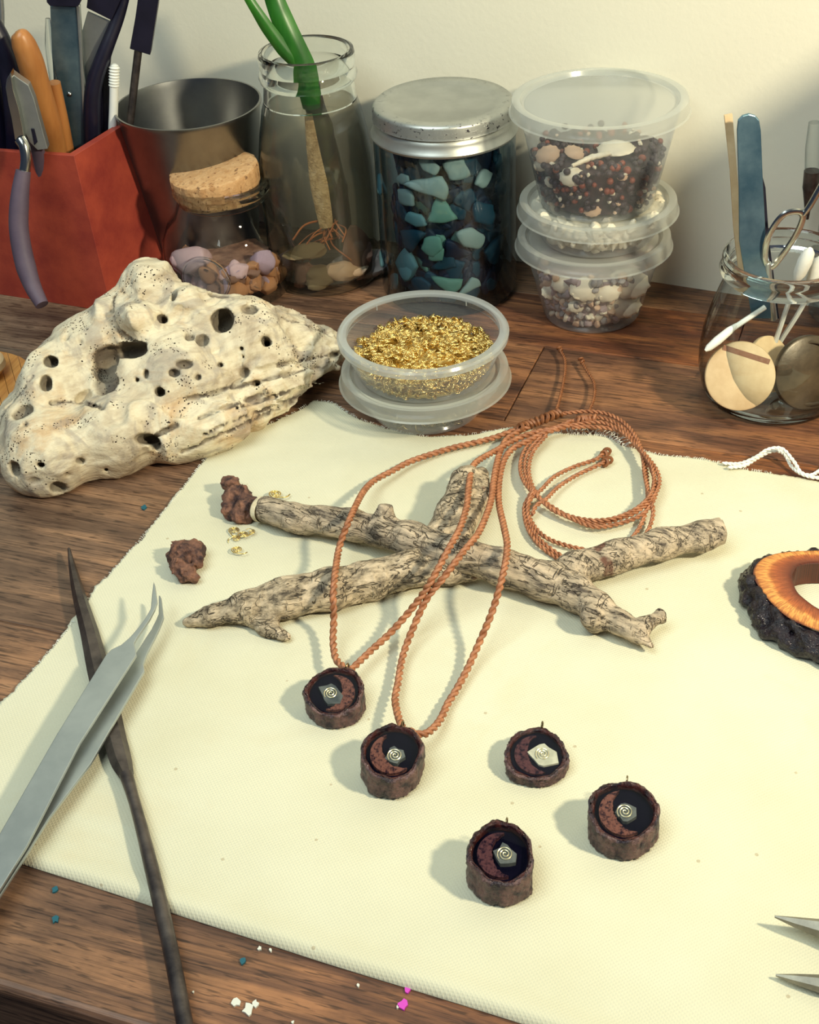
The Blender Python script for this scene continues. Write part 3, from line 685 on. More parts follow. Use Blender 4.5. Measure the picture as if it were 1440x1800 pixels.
# ------------------------------------------------------------------ twigs
def pz(x, y, z_): return at(x, y, z_)
def twig(segs, noise_amp, seed, vx=0.0008, kk=0.003, knobs=(), cuts=()):
    """segs: list of polylines of (px,py,z,rpx)"""
    caps = []
    for s in segs:
        pts = [(at(x, y, zz), r/kat(at(x, y, zz))) for x, y, zz, r in s]
        for (a, ra), (b, rb) in zip(pts, pts[1:]): caps.append((a, b, ra, rb))
    pts = np.array([p for c in caps for p in c[:2]]); m = 0.011
    def fn(P):
        d = None
        for a, b, ra, rb in caps:
            e = capsule(P, a, b, ra, rb); d = e if d is None else smin(d, e, kk)
        for (x, y, zz, r) in knobs:
            c = at(x, y, zz); d = smin(d, np.linalg.norm(P-c, axis=1)-r/kat(c), 0.002)
        d = d+noise_amp*fbm(P, 110, 3, seed)+noise_amp*0.5*np.abs(vnoise(P, 420, seed+5))
        for ca_, cb_, rr_ in cuts:
            a_ = at(*ca_); n__ = at(*cb_)-a_; n__ /= np.linalg.norm(n__); q_ = (P-a_)@n__+0.0007*vnoise(P, 300, 3); d = np.where(np.linalg.norm(P-a_, axis=1) < rr_, np.maximum(d, q_), d)
        return np.maximum(d, 0.0016-P[:, 2])
    lo = pts.min(0)-m; lo[2] = 0; hi = pts.max(0)+m
    return nets(*grid_sdf(lo, hi, vx, fn))
V, Q = twig([[(467, 896, .009, 24), (520, 910, .0095, 25), (620, 922, .010, 27), (720, 948, .012, 30), (800, 972, .013, 32), (880, 995, .012, 33), (960, 1022, .010, 34), (1010, 1040, .009, 32), (1050, 1068, .009, 27), (1090, 1095, .008, 20), (1125, 1118, .007, 13), (1145, 1135, .006, 7)],
             [(960, 1018, .010, 26), (1010, 1000, .010, 30), (1080, 980, .011, 29), (1160, 958, .011, 28), (1230, 943, .011, 26), (1275, 933, .011, 25)],
             [(675, 935, .014, 20), (676, 905, .017, 14), (679, 888, .021, 11)],
             [(1045, 1062, .009, 22), (1046, 1098, .006, 15)],
             [(1110, 1108, .008, 14), (1135, 1098, .009, 12), (1162, 1084, .009, 13)],
             [(535, 925, .006, 8), (543, 932, .005, 6)]], 0.0010, 2, knobs=[(1042, 1085, .010, 22), (1062, 1090, .009, 14), (1165, 1082, .0095, 13)], cuts=[((1270, 934, .011), (1300, 928, .011), .012), ((679, 884, .021), (680, 870, .024), .005), ((1168, 1082, .0095), (1185, 1076, .0095), .006)])
tw = part('twig', (V, Q), 'bark_long', None, True, None)
tag(tw, 'long grey forked twig lying across the top of the cracked twig', 'twig')
def twig_end(px, py, z_, rpx, axis_px, mat, nm='cut_end'):
    c = at(px, py, z_); a = at(*axis_px)-c; a /= np.linalg.norm(a); r = rpx/kat(c)
    part(nm, lathe([(r, -0.002), (r*1.02, 0.0), (r*0.93, 0.0006), (r*0.5, 0.0002), (0, 0.0005)], c-a*0.0015, 20, axis=-a, rmod=lambda a_, r_, z_: 1+0.05*math.sin(3*a_)), mat, tw)
twig_end(458, 896, .0088, 22, (520, 910, .0095), 'cream_pith')
V, Q = twig([[(328, 1094, .004, 9), (370, 1083, .006, 18), (430, 1068, .008, 28), (500, 1052, .009, 36), (580, 1036, .009, 38), (650, 1020, .009, 36), (715, 1003, .009, 32), (790, 1004, .0075, 24), (850, 1008, .006, 12)],
             [(720, 1000, .008, 28), (760, 955, .009, 26), (795, 905, .012, 28), (815, 865, .013, 27), (820, 845, .014, 26)],
             [(440, 1085, .005, 14), (470, 1103, .004, 15), (503, 1120, .004, 8)],
             [(810, 930, .012, 20), (845, 870, .012, 17), (848, 835, .013, 15)]], 0.0014, 8, knobs=[(470, 1042, .011, 8)])
tw2 = part('twig', (V, Q), 'bark_low', None, True, None)
tag(tw2, 'cracked-bark twig with a pointed left end, lying under the long forked twig', 'twig')
# red-brown bark chips
def chip(blobs_, seed, label, z_=0.005):
    cs = [(at(x, y, zz), r/kat(at(x, y, zz))) for x, y, zz, r in blobs_]
    pts = np.array([c for c, r in cs]); lo = pts.min(0)-0.009; lo[2] = 0; hi = pts.max(0)+0.009
    def fn(P):
        d = None
        for c, r in cs:
            e = np.linalg.norm(P-c, axis=1)-r; d = e if d is None else smin(d, e, 0.002)
        return np.maximum(d+0.0032*fbm(P, 230, 3, seed)+0.0012*np.abs(vnoise(P, 520, seed))-0.0006, CL+0.0001-P[:, 2])
    V, Q = nets(*grid_sdf(lo, hi, 0.0006, fn))
    tag(part('bark_chip', (V, Q), 'red_bark', None, True, None), label, 'bark')
chip([(410, 850, .008, 16), (418, 875, .007, 22), (428, 898, .005, 24), (405, 895, .005, 14), (445, 900, .004, 14)], 3, 'upright brown bark chip beside the left end of the long twig')
chip([(318, 975, .006, 22), (338, 972, .006, 20), (320, 998, .006, 20), (330, 1008, .005, 18), (345, 985, .006, 12)], 6, 'rounded red-brown bark chip alone on the cloth near the tweezers tips')

# ------------------------------------------------------------------ wire spirals
def spiral_pts(R=0.0024, turns=2.6, tail=0.0, n=34, r0=0.0003):
    P = []
    for i in range(n):
        t_ = i/(n-1); a = 2*math.pi*turns*t_; r = r0+(R-r0)*t_; P.append((r*math.cos(a), r*math.sin(a), 0.0002*(1-t_)))
    if tail:
        a = 2*math.pi*turns; d = np.array([-math.sin(a), math.cos(a), 0]); p = np.array(P[-1])
        for k in (1, 2, 3, 4): P.append(tuple(p+d*tail*k/4+np.array([math.cos(a), math.sin(a), 0])*tail*0.25*math.sin(k/4*math.pi)))
    return np.array(P)
SP = mk('gold_spiral', *tube(spiral_pts(0.0026), 0.00026, 5), 'gold')
SPc = mk('gold_charm', *tube(spiral_pts(0.0026, 2.6, 0.0045, 36), 0.00025, 6), 'gold')
for i, (x, y, rz, s, lab) in enumerate([(412, 932, 0.3, .95, 'gold spiral charm topmost of the loose cluster below the bark chip'), (428, 941, 2.2, 1.0, 'gold spiral charm in the middle of the loose cluster'), (443, 939, 4.0, .6, 'smallest gold spiral charm at the right of the loose cluster'), (415, 946, 5.2, .75, 'gold spiral charm at the left of the loose cluster'), (417, 968, 1.0, .95, 'gold spiral charm lying lowest, apart from the loose cluster'), (485, 872, 1.5, 1.2, 'gold wire spiral half hidden behind the long twig end')]):
    p = at(x, y, CL+0.0008); o = inst('gold_charm', SPc, p+np.array([0, 0, 0.0006*(i % 3)]), (0.12*(i % 2), 0.1, rz), s); tag(o, lab, 'charm', 'loose gold spirals on the cloth')

# ------------------------------------------------------------------ pendants
def pendant(bpx, bpy_, tpx, tpy, wpx, seed, label, stone='pend_stone', chipm='chip_grey', stone_side=-1, chip_off=(0.1, -0.1), chip_r=0.35, spin=0.0, name='wood_pendant', gro='loose wood slice pendants', name_only=None, bail=(0.45, 1.0), tilt=0.23):
    b = at(bpx, bpy_, CL); lo_, hi_ = 0, .03
    for _ in range(40):
        m_ = (lo_+hi_)/2
        if proj(b+np.array([0, 0, m_]))[1] > tpy: lo_ = m_
        else: hi_ = m_
    H = lo_; R = wpx/2/kat(b+np.array([0, 0, H])); r_ = random.Random(seed)
    tl = at(tpx, tpy, CL+H)-b; lean = tl[:2]/H*0.8
    th = thing(name, label, 'pendant' if name == 'wood_pendant' else 'necklace', b, gro)
    ph = [r_.uniform(0, 6.28) for _ in range(8)]
    def wobble(a, amp=1.0): return 1+amp*(0.03*math.sin(2*a+ph[0])+0.026*math.sin(3*a+ph[1])+0.018*math.sin(5*a+ph[2])+0.010*math.sin(8*a+ph[3])+0.006*math.sin(14*a+ph[4]))
    n = 110; prof = [(0.90, 0.0), (0.985, 0.05), (1.0, 0.2), (0.98, 0.4), (1.0, 0.6), (0.985, 0.75), (1.01, 0.88), (0.985, 0.97), (0.93, 1.0)]
    rim2 = [(0.93, 1.0), (0.88, 1.01), (0.85, 0.99), (0.83, 0.95), (0.82, 0.84)]
    def ringset(pf, extra=0.0):
        V = []; Fc = []
        for j, (rr, zz) in enumerate(pf):
            for i in range(n):
                a = 2*math.pi*i/n
                w_ = wobble(a)*(1+0.014*math.sin(7*a+zz*4+ph[5])+0.007*math.sin(19*a-zz*6+ph[6])) if rr > 0.88 else wobble(a, 0.7)
                jit = (r_.random()-.5)*0.05 if rr > 0.88 else (r_.random()-.5)*0.012
                zt = H*zz*(1+(0.03*math.sin(3*a+ph[7])+0.02*math.sin(9*a+ph[2]))*(1 if zz > .9 else 0))+zz*tilt*R*math.sin(a)
                x = R*rr*(w_+jit)*math.cos(a)+lean[0]*zt; y = R*rr*(w_+jit)*math.sin(a)+lean[1]*zt
                V.append((b[0]+x, b[1]+y, b[2]+zt))
        for j in range(len(pf)-1):
            for i in range(n): k = (i+1) % n; Fc.append((j*n+i, j*n+k, (j+1)*n+k, (j+1)*n+i))
        return np.array(V), Fc
    V1 = ringset(prof); part('bark_ring', V1, 'pend_bark', th)
    V2 = ringset(rim2); part('rim', V2, 'pend_rim', th, label='glossy red-brown rim')
    top_c = b+np.array([lean[0]*H, lean[1]*H, 0])
    def tl_(VF): V_ = np.array(VF[0], dtype=float); V_[:, 2] += (V_[:, 1]-top_c[1])*tilt; return V_, VF[1]
    def disc(rr, zz, mat, nm, n_=40, dome=0.0):
        Vd = [(top_c[0], top_c[1], b[2]+zz+dome)]+[(top_c[0]+R*rr*wobble(2*math.pi*i/n_, .7)*math.cos(2*math.pi*i/n_), top_c[1]+R*rr*wobble(2*math.pi*i/n_, .7)*math.sin(2*math.pi*i/n_), b[2]+zz) for i in range(n_)]
        return part(nm, tl_((Vd, [(0, 1+i, 1+(i+1) % n_) for i in range(n_)])), mat, th)
    disc(0.86, H*0.80, 'pend_dark', 'inlay_base')
    # porous stone piece, a crescent against one side of the inlay
    a0 = math.pi+spin if stone_side < 0 else spin; m = 26; outer = []; inner = []
    for i in range(m+1):
        a = a0-1.8+3.6*i/m
        outer.append((0.70*math.cos(a), 0.70*math.sin(a))); q = 0.26+0.44*abs((i/m-.5)*2)**2.2+0.03*r_.uniform(-1, 1); inner.append((q*math.cos(a), q*math.sin(a)))
    pts = outer+inner[::-1]
    part('stone_inlay', tl_(slab([(top_c[0]+R*x, top_c[1]+R*y) for x, y in pts], b[2]+H*0.80, b[2]+H*0.90)), stone, th, False)
    k = 11; cpts = []
    for i in range(k):
        a = 2*math.pi*i/k+spin; q = chip_r*r_.uniform(.8, 1.15)*(1.5 if i % 5 == 0 else 1); cpts.append((top_c[0]+R*(chip_off[0]+q*math.cos(a)*0.8), top_c[1]+R*(chip_off[1]+q*math.sin(a)*1.1)))
    chp = part('glass_chip', tl_(slab(cpts, b[2]+H*0.80, b[2]+H*0.915)), chipm, th, False)
    sp = tube(spiral_pts(R*0.24, 2.6, 0, 44, 0.0002), 0.00020, 5); Vs = sp[0]+np.array([top_c[0]+R*chip_off[0], top_c[1]+R*chip_off[1], b[2]+H*0.915+0.0002])
    part('gold_spiral', tl_((Vs, sp[1])), 'antique_gold', chp)
    disc(0.83, H*0.945, 'resin', 'resin_fill', 48, 0.0001)
    a = math.pi/2-bail[0]; c = np.array([top_c[0]+R*0.93*math.cos(a), top_c[1]+R*0.93*math.sin(a), b[2]+H*0.80])
    dr = np.array([math.cos(a), math.sin(a), 0]); L = []
    for i in range(20):
        q = 2*math.pi*i/20; L.append(c+dr*(0.0014+0.0013*math.cos(q))+np.array([0, 0, 0.0012+R*tilt+0.0014*math.sin(q)]))
    part('bail_loop', tube(L, 0.0003, 6, False, closed=True, ref=(1, 0, 0)), 'bronze', th)
    return th, c+dr*0.0025+np.array([0, 0, 0.0016])
nA, bA = pendant(593, 1247, 587, 1214, 103, 1, 'cord necklace whose pendant lies leftmost, with a spiral on a dark chip', stone_side=1, chip_off=(-0.12, -0.05), chip_r=0.36, spin=-0.2, name='necklace', gro='necklaces')
nB, bB = pendant(690, 1364, 690, 1320, 112, 2, 'cord necklace whose taller pendant lies between the leftmost pendant and the loose ones', stone_side=-1, chip_off=(0.08, -0.1), chip_r=0.28, spin=0.45, name='necklace', gro='necklaces', bail=(0.35, 1))
pendant(943, 1347, 942, 1324, 108, 3, 'loose wood slice pendant with a large pale chip, closest to the twigs', 'pend_stone2', 'chip_white', -1, (0.22, -0.02), 0.42, 0.1, bail=(0.30, 1))
pendant(1094, 1468, 1096, 1424, 122, 4, 'tall loose wood slice pendant lying rightmost of the pendants', 'pend_stone', 'chip_grey', -1, (0.05, 0.0), 0.26, 0.25, bail=(0.25, 1))
pendant(880, 1548, 881, 1497, 120, 5, 'tall loose wood slice pendant lying nearest the front of the cloth', 'pend_stone2', 'chip_grey', -1, (0.12, -0.02), 0.32, 0.0, bail=(0.25, 1))

# ------------------------------------------------------------------ cords
def cordpart(parent, pts, R=0.00066, r=0.00084, pitch=0.0062, strands=2, mat='cord'):
    P = catmull([at(x, y, zz) for x, y, zz in pts], 8); P[:, 2] = np.maximum(P[:, 2], 0.0030)
    return part('cord', twisted(P, R, r, pitch, strands, 6, 0.00055), mat, parent, True, None)
def knots(parent, pts, r=0.0013, mat='cord_dark', nm='sliding_knot'):
    vs_ = []
    P = [at(x, y, zz) for x, y, zz in pts]
    for i, p in enumerate(P):
        d = (P[min(i+1, len(P)-1)]-P[max(i-1, 0)]) if len(P) > 1 else np.array([1, 0, 0]); d = d/(np.linalg.norm(d)+1e-9)
        ring = []
        s_ = np.cross(d, [0, 0, 1]); s_ /= np.linalg.norm(s_)+1e-9
        for k in range(12):
            a = 2*math.pi*k/12; ring.append(p+r*0.95*(math.cos(a)*s_+math.sin(a)*np.array([0, 0, 1]))+d*0.0008*math.sin(a+i))
        vs_.append(tube(ring, r*0.55, 6, False, closed=True, ref=tuple(d)))
    return part(nm, join(*vs_), mat, parent)
px_, py_, _ = proj(bA)
cordpart(nA, [(px_-2, py_+1, .010), (592, 1160, .009), (586, 1130, .009), (587, 1090, .012), (586, 1050, .0195), (589, 1010, .021), (595, 970, .017), (603, 942, .019), (614, 915, .022), (625, 890, .019), (640, 863, .012), (658, 845, .008), (690, 828, .006), (720, 812, .005), (760, 798, .004), (800, 786, .004), (840, 777, .004), (870, 769, .004), (900, 758, .005), (925, 748, .006), (960, 738, .006), (986, 727, .006)])
cordpart(nA, [(px_+2, py_+3, .010), (618, 1177, .009), (650, 1146, .008), (689, 1110, .009), (732, 1060, .015), (763, 1013, .024), (790, 963, .027), (809, 928, .026), (821, 889, .024), (825, 850, .021), (834, 816, .016), (874, 791, .010), (906, 773, .007), (935, 762, .007), (979, 752, .007), (1004, 741, .007)])
px_, py_, _ = proj(bB)
cordpart(nB, [(px_-2, py_+2, .012), (700, 1258, .010), (695, 1229, .007), (700, 1200, .006), (708, 1155, .006), (724, 1110, .009), (751, 1052, .016), (782, 1013, .024), (817, 967, .027), (838, 942, .026), (852, 914, .023), (864, 878, .019), (868, 845, .015), (876, 805, .010), (888, 776, .007), (905, 762, .006), (930, 750, .0075)])
cordpart(nB, [(px_+1, py_+4, .012), (740, 1291, .010), (758, 1284, .008), (775, 1264, .006), (787, 1238, .005), (803, 1212, .005), (823, 1174, .006), (845, 1124, .010), (867, 1070, .018), (885, 1008, .025), (892, 961, .024), (886, 925, .020), (877, 882, .014), (879, 838, .010), (888, 806, .008), (903, 788, .007), (924, 777, .007), (960, 760, .007), (1000, 748, .007)])
thin = dict(R=0.00050, r=0.00056, pitch=0.0050, strands=2)
# coil of the left necklace
cordpart(nA, [(986, 727, .006), (1033, 723, .007), (1069, 728, .007), (1098, 744, .007), (1119, 770, .007), (1130, 802, .007), (1134, 835, .007), (1141, 867, .008), (1148, 892, .007), (1147, 912, .006), (1138, 935, .005), (1115, 965, .0035)], **thin)
cordpart(nA, [(1004, 741, .007), (1040, 733, .006), (1075, 740, .006), (1106, 762, .006), (1126, 790, .006), (1136, 822, .006), (1138, 852, .006), (1139, 880, .006), (1134, 905, .005), (1123, 930, .004), (1100, 960, .003)], **thin)
cordpart(nA, [(1036, 968, .003), (1004, 961, .004), (968, 949, .004), (945, 932, .004), (930, 905, .004), (932, 880, .005), (953, 860, .006), (975, 838, .005), (1011, 820, .004), (1047, 808, .004), (1060, 798, .004)], **thin)
cordpart(nA, [(977, 727, .006), (986, 694, .005), (993, 658, .004), (993, 632, .004), (984, 614, .004)], R=.0004, r=.00045, pitch=.004, strands=2, mat='cord_dark')
# coil of the right necklace
cordpart(nB, [(1000, 748, .007), (1054, 742, .008), (1091, 757, .008), (1116, 780, .008), (1138, 803, .008), (1156, 829, .008), (1159, 853, .008), (1145, 878, .008), (1119, 900, .007), (1087, 912, .006), (1051, 920, .005), (1011, 914, .005), (979, 896, .005), (946, 874, .006), (924, 850, .006), (915, 825, .005), (919, 799, .005), (935, 775, .006), (961, 757, .007), (997, 745, .008)], **thin)
cordpart(nB, [(953, 766, .007), (930, 793, .006), (923, 822, .005), (932, 853, .006), (957, 883, .006), (990, 903, .006), (1033, 914, .006), (1076, 912, .007), (1116, 896, .008), (1141, 874, .009), (1150, 850, .009), (1147, 822, .009), (1132, 797, .009), (1112, 772, .008), (1084, 756, .007), (1040, 750, .007), (1005, 752, .007)], **thin)
cordpart(nB, [(961, 765, .007), (937, 795, .006), (930, 828, .006), (940, 862, .006), (966, 892, .006), (1000, 909, .006), (1045, 926, .005), (1090, 920, .005), (1128, 905, .006), (1148, 882, .007), (1154, 855, .007), (1141, 815, .0075), (1120, 785, .007)], **thin)
cordpart(nB, [(939, 860, .007), (928, 889, .005), (934, 925, .004), (953, 952, .004), (982, 974, .003), (1005, 985, .003)], **thin)
cordpart(nB, [(933, 868, .006), (922, 893, .004), (928, 928, .004), (948, 957, .004), (972, 976, .003), (995, 990, .003)], **thin)
cordpart(nB, [(936, 905, .005), (943, 889, .006), (961, 877, .006), (982, 856, .005), (1015, 835, .004), (1047, 820, .004), (1064, 812, .004)], **thin)
cordpart(nB, [(1036, 724, .006), (1045, 697, .005), (1044, 672, .004), (1031, 650, .004), (1022, 634, .004)], R=.0004, r=.00045, pitch=.004, strands=2, mat='cord_dark')
knots(nA, [(915+k*7.5, 752-k*2.9, .0075) for k in range(10)], 0.0017)
knots(nB, [(1015+k*6, 738-k*0.6, .008) for k in range(6)], 0.0014, 'cord')
knots(nA, [(983, 612, .004), (986, 616, .004)], 0.0010, nm='end_knot'); knots(nB, [(1021, 631, .004), (1024, 636, .004)], 0.0010, nm='end_knot')
knots(nA, [(1062, 799, .004), (1067, 794, .004)], 0.0014, nm='end_knot'); knots(nB, [(1064, 813, .004), (1070, 809, .004)], 0.0014, nm='end_knot')

# ------------------------------------------------------------------ resin wood slice ring
OUT = [(1325, 1010), (1335, 985), (1365, 971), (1420, 966), (1480, 968), (1560, 985), (1610, 1030), (1605, 1085), (1550, 1125), (1490, 1128), (1436, 1106), (1387, 1084), (1350, 1050)]
INN = [(1393, 1012), (1397, 1000), (1405, 993), (1430, 989), (1470, 991), (1510, 1005), (1535, 1035), (1530, 1068), (1505, 1083), (1475, 1080), (1440, 1068), (1414, 1050), (1400, 1035)]
ZR = 0.0125
rc = at(1470, 1045, 0)
ring = thing('wood_slice_ring', 'glossy orange wood slice ring with black knobbly bark, cut by the right edge', 'wood slice', (rc[0], rc[1], CL))
o_ = catmull([at(x, y, ZR) for x, y in OUT], 9, True); i_ = catmull([at(x, y, ZR) for x, y in INN], 9, True); n = len(o_); m = 10
V = []; rad = []; ang = []
for k in range(m+1):
    for i in range(n):
        t_ = k/m; V.append(i_[i]*(1-t_)+o_[i]*t_+np.array([0, 0, -0.0006*(1 if k in (0, m) else 0)])); rad.append(t_); ang.append(abs(i/n-.5)*2)
Fc = [(k*n+i, k*n+(i+1) % n, (k+1)*n+(i+1) % n, (k+1)*n+i) for k in range(m) for i in range(n)]
b0 = len(V)
for i in range(n): V.append(i_[i]*1.0+np.array([0, 0, 0.0022-ZR])); rad.append(0.0); ang.append(abs(i/n-.5)*2)
Fc += [(b0+i, b0+(i+1) % n, (i+1) % n, i) for i in range(n)]
part('wood_face', (V, [f[::-1] for f in Fc]), 'slice', ring, attrs={'rad': rad, 'ang': ang})
def ring_bark():
    cs = []; r_ = random.Random(4)
    cen = o_[:, :2].mean(0)
    for i in range(0, n, 2):
        p = o_[i].copy(); d = p[:2]-cen; d /= np.linalg.norm(d)
        nearer = max(0, -d[1]+0.25*(-d[0]))
        q = p.copy(); q[:2] += d*0.0003; q[2] = ZR-0.0036; cs.append((q, 0.0030))
        q = p.copy(); q[:2] += d*(0.001+0.0028*nearer); q[2] = 0.005; cs.append((q, 0.0036+r_.uniform(0, .0006)))
    for x, y, zz, r in [(1317, 1050, .006, 24), (1340, 1085, .005, 30), (1375, 1095, .006, 28), (1405, 1115, .005, 26), (1418, 1128, .006, 34), (1310, 1030, .007, 16), (1345, 1112, .004, 20), (1430, 1140, .005, 20), (1460, 1150, .005, 26), (1312, 1012, .007, 12)]:
        c = at(x, y, zz); cs.append((c, r/kat(c)*0.8))
    pts = np.array([c for c, r in cs]); lo = pts.min(0)-0.006; lo[2] = 0; hi = pts.max(0)+0.006; hi[0] = min(hi[0], 0.215)
    # keep the middle open by removing everything inside the wood outline
    ou = o_[:, :2].astype(np.float32)
    def inside_dist(P):
        d = np.full(len(P), 1e3, dtype=np.float32); s = np.ones(len(P), dtype=np.float32); ins = np.zeros(len(P), dtype=bool)
        for a, b in zip(ou, np.roll(ou, -1, 0)):
            e = b-a; w_ = P[:, :2]-a; t_ = np.clip((w_@e)/max(e.dot(e), 1e-12), 0, 1); d = np.minimum(d, np.linalg.norm(w_-t_[:, None]*e, axis=1))
            c = ((a[1] > P[:, 1]) != (b[1] > P[:, 1])) & (P[:, 0] < (b[0]-a[0])*(P[:, 1]-a[1])/(b[1]-a[1]+1e-12)+a[0]); ins ^= c
        return np.where(ins, -d, d)
    def fn(P):
        d = None
        for c, r in cs:
            e = np.linalg.norm(P-c, axis=1)-r; d = e if d is None else smin(d, e, 0.0012)
        d = d+0.0016*fbm(P, 260, 2, 31)+0.0009*np.abs(vnoise(P, 600, 8))
        d = np.maximum(d, -(inside_dist(P)+0.0010)); d = np.maximum(d, P[:, 2]-(ZR-0.0002))
        return np.maximum(d, CL-P[:, 2])
    return nets(*grid_sdf(lo, hi, 0.0008, fn))
part('bark', ring_bark(), 'slice_bark', ring, True, None, label='black knobbly resin-coated bark')

# ------------------------------------------------------------------ needle file
FC = [(121, 964, 2.5), (128, 1000, 7), (140, 1050, 12), (157, 1110, 16), (170, 1165, 19), (186, 1230, 21), (200, 1290, 20), (212, 1335, 19), (222, 1362, 13), (235, 1405, 11), (250, 1460, 12), (265, 1520, 13.5), (282, 1590, 14.5), (298, 1660, 15), (312, 1730, 15.5), (325, 1800, 16), (345, 1900, 17)]
fileo = None
def file_tool():
    n = len(FC); P = [at(x, y, 0.0048) for x, y, r in FC]
    th = thing('needle_file', 'dark steel needle file lying under the tweezers, pointing to the upper left', 'file', (P[8][0], P[8][1], CL))
    # flat blade with a ridge
    bl = catmull([np.append(P[i], FC[i][2]/kat(P[i])) for i in range(0, 9)], 5)
    V = []; Fc = []
    Tn, A, B = frames(bl)
    for i, p in enumerate(bl):
        s = np.cross(Tn[i], [0, 0, 1]); s /= np.linalg.norm(s); r = p[3]; h = min(0.0024, r*0.9)
        for a, b in ((-1, -.25), (-.55, .75), (.35, 1.0), (1, -.1), (.8, -1), (-.8, -1)): V.append(p[:3]+s*r*a+np.array([0, 0, h*b]))
    m = 6
    for i in range(len(bl)-1):
        for j in range(m): k = (j+1) % m; Fc.append((i*m+j, i*m+k, (i+1)*m+k, (i+1)*m+j))
    Fc.append(tuple(range(m))[::-1]); Fc.append(tuple((len(bl)-1)*m+j for j in range(m)))
    part('blade', (V, Fc), 'steel_dark', th, True, 25)
    hd = catmull([np.append(P[i], FC[i][2]/kat(P[i])) for i in range(8, n)], 6); part('handle', tube(hd[:, :3], hd[:, 3]*0.95, 14), 'steel_dark', th)
file_tool()

# ------------------------------------------------------------------ tweezers
UPA = [(-120, 1672), (0, 1464), (100, 1290), (186, 1151), (196, 1141), (213, 1133), (228, 1120), (242, 1104), (255, 1087), (265, 1069), (267, 1045), (270, 1022), (273, 1030), (277, 1058), (273, 1070), (263, 1089), (252, 1105), (242, 1119), (236, 1130), (240, 1151), (140, 1307), (48, 1486), (0, 1563), (-60, 1660)]
LOA = [(281, 1046), (284, 1052), (288, 1085), (281, 1104), (272, 1123), (259, 1148), (252, 1167), (254, 1179), (213, 1249), (160, 1341), (87, 1437), (30, 1528), (-20, 1606), (-70, 1690), (-140, 1700), (0, 1500), (120, 1300), (215, 1170), (236, 1152), (246, 1137), (256, 1121), (266, 1106), (275, 1088), (279, 1078), (279, 1047)]
def arm(px, zf, th_, parent, nm, mat='steel'):
    tp = []
    for x, y in px:
        z_ = 0.01
        for _ in range(4): z_ = zf(at(x, y, z_)[1])
        tp.append(at(x, y, z_))
    bt = [p-np.array([0, 0, th_]) for p in tp]
    return bevel(part(nm, prism(tp, bt), mat, parent, False), 0.0003, 2)
tp = at(120, 1330, 0.01)
twz = thing('tweezers', 'steel tweezers with bent fine tips crossing over the dark file', 'tweezers', (tp[0], tp[1], 0.005))
lin = lambda a, b: (lambda Y: a+(b-a)*(Y-0.28)/0.15)
arm(UPA, lin(0.0098, 0.0165), 0.0012, twz, 'upper_arm'); arm(LOA, lin(0.0080, 0.0098), 0.0012, twz, 'lower_arm')

# ------------------------------------------------------------------ pliers jaws (front right)
pj = at(1500, 1670, 0.006)
pl = thing('pliers', 'pair of tapered steel jaw tips reaching in at the front right edge', 'pliers', (pj[0], pj[1], CL))
def jaw(pts, nm):
    V = []; Fc = []
    for x, y, hw, zz, hh in pts:
        c = at(x, y, zz); r = hw/kat(c); d = at(x+10, y+1.5, zz)-c; d /= np.linalg.norm(d); s = np.array([-d[1], d[0], 0])
        for a, b in ((-1, -.4), (-.75, .55), (0.1, 1), (.8, .5), (1, -.5), (0, -1)): V.append(c+s*r*a+np.array([0, 0, hh*b]))
    m = 6
    for i in range(len(pts)-1):
        for j in range(m): k = (j+1) % m; Fc.append((i*m+j, i*m+k, (i+1)*m+k, (i+1)*m+j))
    Fc.append(tuple(range(m))[::-1]); Fc.append(tuple((len(pts)-1)*m+j for j in range(m)))
    part(nm, (V, Fc), 'jaw_steel', pl, True, 30)
jaw([(1362, 1611, 2, .007, .0004), (1395, 1620, 9, .007, .0014), (1440, 1631, 17, .007, .0025), (1500, 1652, 26, .007, .004), (1580, 1690, 36, .007, .005)], 'jaw')
jaw([(1364, 1714, 2, .0035, .0004), (1395, 1720, 9, .004, .0012), (1440, 1728, 17, .0045, .002), (1500, 1732, 26, .005, .003), (1580, 1725, 36, .006, .004)], 'jaw')
c = at(1600, 1708, .006); part('pivot', lathe([(0, .009), (.004, .009), (.009, .007), (.010, 0), (.009, -.004), (0, -.004)], c, 24), 'steel', pl)
for s_ in (-1, 1):
    part('handle', tube(catmull([at(1600, 1708, .006), at(1680, 1708+40*s_, .006), at(1800, 1730+90*s_, .006), at(1980, 1790+110*s_, .006)], 6), .005, 12), 'grip', pl)

